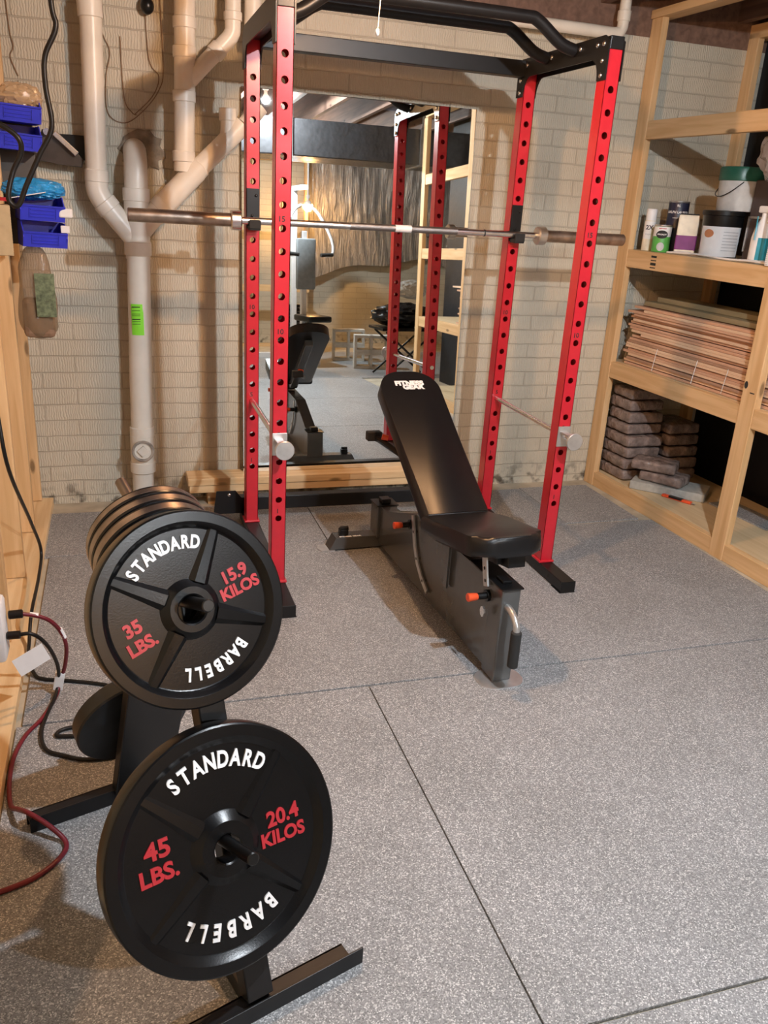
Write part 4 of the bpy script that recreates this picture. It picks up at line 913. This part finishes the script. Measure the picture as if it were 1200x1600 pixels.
# boards on the middle shelf
bl = 0; zb = 0.7385
rnd = random.Random(4)
proto = {}
def board(x, y0, L_, wdt, th, mat, z, rz, label, group):
    key = (round(L_, 2), round(wdt, 3), round(th, 3), mat.name)
    if key not in proto:
        m = MB(); m.box(-wdt / 2, wdt / 2, -L_, 0, 0, th, bev=0.0012); o = m.build('cedar_board', mat); proto[key] = o
    else:
        o = proto[key].copy(); COL.objects.link(o)
    o.location = sw(x, y0, z); o.rotation_euler = (0, 0, sang + rz); tag(o, label, 'board', group); return o
th = 0.0125; layer = 0
while zb < 1.055:
    nx = 3; sh = rnd.choice((0.0, 0.002, 0.004, 0.012, 0.022, -0.004))
    for c in range(nx):
        y0 = -0.11 - rnd.choice((0.0, 0.02, 0.05, 0.14 if rnd.random() < 0.3 else 0.03)) ; L_ = rnd.choice((2.1, 2.4, 1.9))
        matb = cedar[rnd.choice((0, 0, 1, 1, 2))]
        board(0.122 + sh + c * 0.148, y0, L_, 0.138, th, matb, zb, 0, 'thin reddish cedar board in the flat pile on the middle shelf', 'cedar boards piled on the middle shelf')
    zb += th + rnd.choice((0.0006, 0.0015, 0.005)); layer += 1
for i, (x, y0, L_, rz, lab) in enumerate(((0.16, -0.18, 1.7, R(0.5), 'weathered grey green board on top of the cedar pile, front one'), (0.30, -0.14, 1.9, R(-1), 'weathered grey green board on top of the cedar pile, behind the front one'))):
    board(x, y0, L_, 0.13, 0.024, greyboard, zb, rz, lab, 'weathered boards on the cedar pile')
board(0.22, -0.22, 1.6, 0.15, 0.024, greyboard, zb + 0.0255, R(2), 'topmost weathered grey green board on the cedar pile', 'weathered boards on the cedar pile')
for y, lab in ((-0.40, 'left of the three thin white strings round the cedar boards'), (-0.72, 'middle one of three thin white strings round the cedar boards'), (-0.94, 'thin white string round the cedar boards nearest the second post')):
    m = MB(); m.tube([sw(0.0475, y, 0.745), sw(0.0475, y - 0.012, 0.82), sw(0.0475, y - 0.02, 0.865)], 0.0016, 6, 2); tag(m.build('white_string', white), lab, 'string')
# parcels on the bottom shelf
def parcel(i, x, y, z, lx, ly, lz, rz, label):
    bm = bmesh.new(); bmesh.ops.create_cube(bm, size=1.0); bmesh.ops.scale(bm, vec=(lx, ly, lz), verts=bm.verts)
    bmesh.ops.bevel(bm, geom=list(bm.edges), offset=0.016, segments=3, affect='EDGES', profile=0.5)
    bmesh.ops.subdivide_edges(bm, edges=[e for e in bm.edges if e.calc_length() > 0.05], cuts=4, use_grid_fill=True)
    r2 = random.Random(i)
    a, b_ = r2.uniform(0, 6), r2.uniform(0, 6)
    for v in bm.verts:
        v.co.z = max(-lz / 2, min(lz / 2, v.co.z * (1 - 0.10 * abs(math.sin(30 * v.co.y + a)) - 0.06 * abs(math.sin(25 * v.co.x + b_)))) ); v.co.x *= 1 + 0.03 * math.sin(40 * v.co.z + a)
    m = MB(); m.merge(bm, Matrix.Translation((0, 0, lz / 2))); o = m.build('wrapped_parcel', brownpk, None, 35)
    o.location = sw(x, y, z); o.rotation_euler = (0, 0, sang + rz); return tag(o, label, 'parcel', 'brown wrapped parcels')
names = ['lowest', 'second from the bottom', 'third from the bottom', 'fourth from the bottom', 'fifth from the bottom', 'sixth from the bottom', 'next to topmost', 'topmost']
zp = 0.083
for i, nme in enumerate(names):
    parcel(i, 0.175, -0.155 - (0.012 if i % 2 else 0.0), zp, 0.23, 0.25 - 0.008 * i + (0.03 if i in (2, 3) else 0), 0.066, R((-1) ** i * 1.5), 'brown plastic wrapped parcel in the corner stack, ' + nme + ' of its column'); zp += 0.0665
for i, nme in enumerate(names[:5]):
    parcel(20 + i, 0.432, -0.17, 0.083 + i * 0.0665, 0.22, 0.30 - 0.015 * i, 0.066, R(1), 'brown plastic wrapped parcel in the rear column behind the corner stack, ' + ('fifth and topmost' if i == 4 else nme))
m = MB(); m.box(-0.10, 0.10, -0.20, 0.20, 0.0, 0.045, bev=0.004); o = m.build('concrete_paver', cream_c); o.location = sw(0.245, -0.475, 0.083); o.rotation_euler = (0, 0, sang + R(42)); tag(o, 'flat grey concrete paver lying on the bottom shelf under two parcels', 'paver')
parcel(31, 0.215, -0.455, 0.1285, 0.15, 0.24, 0.062, R(30), 'brown wrapped parcel lying directly on the grey paver')
parcel(32, 0.175, -0.410, 0.191, 0.15, 0.24, 0.060, R(42), 'brown wrapped parcel lying on the one on the grey paver')
for i, (x, y, lx, ly, lab) in enumerate(((0.42, -0.90, 0.16, 0.40, 'strip of dark grey rubber mat lying on the bottom shelf, first bay'), (0.40, -1.75, 0.22, 0.9, 'strip of dark grey rubber mat on the bottom shelf beyond the second post'))):
    m = MB(); m.box(-lx / 2, lx / 2, -ly / 2, ly / 2, 0, 0.008, bev=0.001); o = m.build('mat_offcut', rubber); o.location = sw(x, y, 0.0825); o.rotation_euler = (0, 0, sang + R(3)); tag(o, lab, 'mat')
kn = onshelf('utility_knife', 'orange and black utility knife lying on the bottom shelf', 'knife', 0.185, -0.62, 0.0835, R(25))
m = MB(); m.box(-0.012, 0.012, -0.085, 0.085, 0, 0.014, bev=0.004); m.build('handle', orange, kn)
m = MB(); m.box(-0.0125, 0.0125, -0.035, 0.045, 0.003, 0.0155, bev=0.003); m.build('grip', blkm, kn)
m = MB(); m.box(-0.007, 0.007, -0.105, -0.083, 0.005, 0.007); m.build('blade', tin, kn)

# ------------------------------------------------------------------ lamps
def bulb(key, label, stem_top, string=False, cage=False):
    (x, y, z), col, stg, r = LAMPS[key]
    t = thing('light_bulb', label, 'lamp', (x, y, z))
    em = emit('bulb_glow_' + key, col, stg)
    m = MB(); m.lathe([(1e-6, -r * 1.1), (r * 0.42, -r * 1.0), (r * 0.78, -r * 0.72), (r * 0.97, -r * 0.3), (r, 0.0), (r * 0.93, r * 0.12)], None, 28); m.build('glass_bulb', em, t, 60)
    m = MB(); m.lathe([(r * 0.93, r * 0.12), (r * 0.86, r * 0.5), (r * 0.6, r * 1.0), (0.014, r + 0.01)], None, 28); m.build('added_bulb_shade', white, t, 60)  # opaque upper half, added to keep the bulb's light off the joists
    m = MB(); m.cyl((0, 0, r * 1.1), (0, 0, r + 0.045), 0.014, 16); m.cyl((0, 0, r + 0.035), (0, 0, r + 0.075), 0.024, 16, r2=0.03); m.cyl((0, 0, r + 0.07), (0, 0, stem_top - z), 0.012 if stem_top - z > 0.16 else 0.03, 12); sk = m.build('socket', white, t, 40)
    if string:
        m = MB(); m.tube([(0.0, 0.02, r + 0.05), (-0.02, 0.06, 0.02), (-0.040, 0.10, -0.12), (-0.046, 0.12, -0.285)], 0.0014, 6, 5); m.build('pull_string', white, t, 60)
        m = MB(); m.sphere((-0.046, 0.12, -0.29), 0.0060, 1, 1, 1.7, 12, 8); m.build('string_bead', white, t, 60)
        m = MB(); m.tube([(-0.040, 0.105, -0.13), (-0.052, 0.108, -0.17), (-0.044, 0.113, -0.205), (-0.036, 0.11, -0.17), (-0.040, 0.105, -0.13)], 0.0014, 6, 4); m.build('string_knot', white, t, 60)
    return t
bulb('string', 'bare warm ceiling bulb with a white pull string above the front of the rack', 2.72, string=True)
bulb('mid', 'bare ceiling bulb seen reflected at the top left of the mirror', 2.72)
bulb('behind', 'bare cool white ceiling bulb behind the photographer, beyond the duct', 2.72)

# ------------------------------------------------------------------ the room behind, seen in the mirror
duct = thing('air_duct', 'wide dark plastic wrapped air duct crossing under the ceiling, seen in the mirror', 'duct', (2.2, -2.55, 2.06))
m = MB(); m.box(-3.1, 3.3, -0.24, 0.24, 0, 0.30, bev=0.01); m.build('duct_body', plain('duct_grey', (0.035, 0.035, 0.037), 0.25, metal=0.0, bs=0.5, bscale=6, bd=0.03), duct)
m = MB()
for x in (-2.4, -1.2, 0.0, 1.2, 2.4): m.box(x, x + 0.03, -0.25, 0.25, -0.006, 0.31)
m.build('duct_strap', tin, duct)
m = MB()
for x in (-2.39, -1.19, 0.01, 1.21, 2.41):
    for y in (-0.247, 0.243): m.box(x, x + 0.02, y, y + 0.004, 0.30, 0.66)
m.build('duct_hanger', tin, duct)
bulb('far', 'glaring orange warm bulb in front of the plastic covered wall, seen in the mirror', 2.72)
# wavy plastic curtain on the far wall
m = MB(); vs = []; nu, nv = 320, 40
for i in range(nu + 1):
    for j in range(nv + 1):
        x = 2.25 + 2.6 * i / nu; tz = j / nv; zlow = 1.10 + 0.12 * math.sin(2.1 * x) + 0.05 * math.sin(5 * x)
        z = zlow + (2.46 - zlow) * tz; y = -6.75 + 0.004 * math.sin(52 * x + 5 * math.sin(2.3 * z + x)) + 0.006 * math.sin(23 * x + 3 * math.sin(5 * z)) + 0.03 * math.sin(5 * x + z * 3) - 0.06 * (1 - tz)
        vs.append((x, y, z))
m._add(vs, [(i * (nv + 1) + j, (i + 1) * (nv + 1) + j, (i + 1) * (nv + 1) + j + 1, i * (nv + 1) + j + 1) for i in range(nu) for j in range(nv)])
tag(m.build('plastic_curtain', sheet, None, 60), 'crinkled shiny plastic sheeting hung on the far wall, seen in the mirror', 'sheet')
fw = thing('stud_partition', 'open pine stud partition beside the far bulb, seen in the mirror', 'partition', (1.5, -6.5, 0.0))
for x in (-0.5, -0.1, 0.3, 0.62):
    m = MB(); m.box(x, x + 0.04, -0.045, 0.045, 0.04, 2.44, bev=0.003); m.build('stud', pine['z'], fw)
m = MB(); m.box(-0.52, 0.68, -0.045, 0.045, 0.0, 0.04); m.box(-0.52, 0.68, -0.045, 0.045, 2.44, 2.48); m.box(-0.52, 0.68, 0.046, 0.084, 0.75, 0.84); m.box(-0.52, 0.68, 0.046, 0.084, 1.62, 1.70); m.build('cross_plate', pine['x'], fw)
# cable machine
gm = thing('cable_machine', 'white framed cable exercise machine with grey back pad, seen in the mirror', 'exercise machine', (1.62, -4.9, 0.0095), (0, 0, R(-12)))
m = MB(); m.box(-0.03, 0.03, -0.03, 0.03, 0.06, 2.0, bev=0.004); m.box(-0.03, 0.03, 0.25, 0.31, 0.06, 1.5, bev=0.004); m.box(-0.03, 0.03, -0.03, 0.31, 1.95, 2.0); m.box(-0.03, 0.03, -0.3, 0.7, 0.0, 0.06); m.box(-0.35, 0.35, -0.3, -0.24, 0.0, 0.06); m.build('frame', white, gm)
for s in (-1, 1):
    m = MB(); m.tube([(s * 0.04, 0.28, 1.78), (s * 0.16, 0.32, 1.70), (s * 0.30, 0.40, 1.42), (s * 0.30, 0.42, 1.25), (s * 0.15, 0.45, 1.24)], 0.018, 12, 3); a_ = m.build('press_arm', white, gm, 50)
    m = MB(); m.cyl((s * 0.14, 0.45, 1.24), (s * 0.30, 0.43, 1.25), 0.022, 12); m.build('arm_grip', foam, a_)
m = MB(); m.box(-0.12, 0.12, 0.31, 0.37, 0.85, 1.42, bev=0.02); m.build('back_pad', gpad, gm, 40)
m = MB(); m.box(-0.15, 0.15, 0.33, 0.75, 0.50, 0.57, bev=0.02); m.box(-0.03, 0.03, 0.4, 0.46, 0.06, 0.5); m.build('seat_pad', vinyl, gm, 40)
m = MB()
for k in range(12): m.box(-0.13, 0.13, -0.19, -0.05, 0.12 + 0.045 * k, 0.16 + 0.045 * k, bev=0.004)
m.build('weight_stack', blkm, gm)
# concrete blocks
def cmu():
    m = MB(); L_, Wd, H = 0.395, 0.19, 0.19
    t = 0.03
    for x0, x1 in ((-L_ / 2, -L_ / 2 + t), (-t / 2, t / 2), (L_ / 2 - t, L_ / 2)): m.box(x0, x1, -Wd / 2, Wd / 2, 0, H, bev=0.002)
    for y0, y1 in ((-Wd / 2, -Wd / 2 + t), (Wd / 2 - t, Wd / 2)): m.box(-L_ / 2 + t, L_ / 2 - t, y0, y1, 0, H)
    return m.build('concrete_block', plain('block_grey', (0.55, 0.55, 0.52), 0.85, var=0.1))
cm = cmu()
spots = [(2.28, -4.72, 0.105, 'x', 'pale concrete block on the floor in the far stack, lower one, seen in the mirror'), (2.28, -4.72, 0.2955, 'x', 'pale concrete block on top of the far stack, seen in the mirror'),
         (2.33, -3.95, 0.105, 'x', 'pale concrete block on the floor in the nearer stack, lower one, seen in the mirror'), (2.33, -3.95, 0.2955, 'x', 'pale concrete block on top of the nearer stack, seen in the mirror')]
for i, (x, y, z, a, lab) in enumerate(spots):
    o = cm if i == 0 else cm.copy()
    if i: COL.objects.link(o)
    o.rotation_euler = (R(90), 0, R(12)); o.location = (x, y, z); tag(o, lab, 'block', 'concrete blocks by the far wall')
# folding table with black plastic heap
ft = thing('folding_table', 'small black folding table holding a black plastic heap, seen in the mirror', 'table', (2.52, -3.40, 0.0095))
m = MB(); m.box(-0.33, 0.33, -0.25, 0.25, 0.50, 0.53, bev=0.004); m.build('table_top', blkm, ft)
for s in (-1, 1):
    m = MB(); m.tube([(-0.28, s * 0.2, 0.012), (0.28, s * 0.2, 0.49)], 0.012, 10, 0); m.tube([(0.28, s * 0.2 + 0.025, 0.012), (-0.28, s * 0.2 + 0.025, 0.49)], 0.012, 10, 0); m.build('cross_leg', blkm, ft, 50)
crumple('black_bag', (2.50, -3.40, 0.66), 0.11, (2.3, 1.7, 0.85), plain('black_plastic', (0.012, 0.012, 0.013), 0.2, bs=0.9, bscale=40, bd=0.01), 21, 'black plastic bag heap on the folding table, seen in the mirror', 'bag')
crumple('plastic_bundle', (2.60, -3.45, 0.93), 0.08, (1.6, 1.2, 0.9), wrap, 23, 'clear plastic bundle on top of the black bag, seen in the mirror', 'bundle')
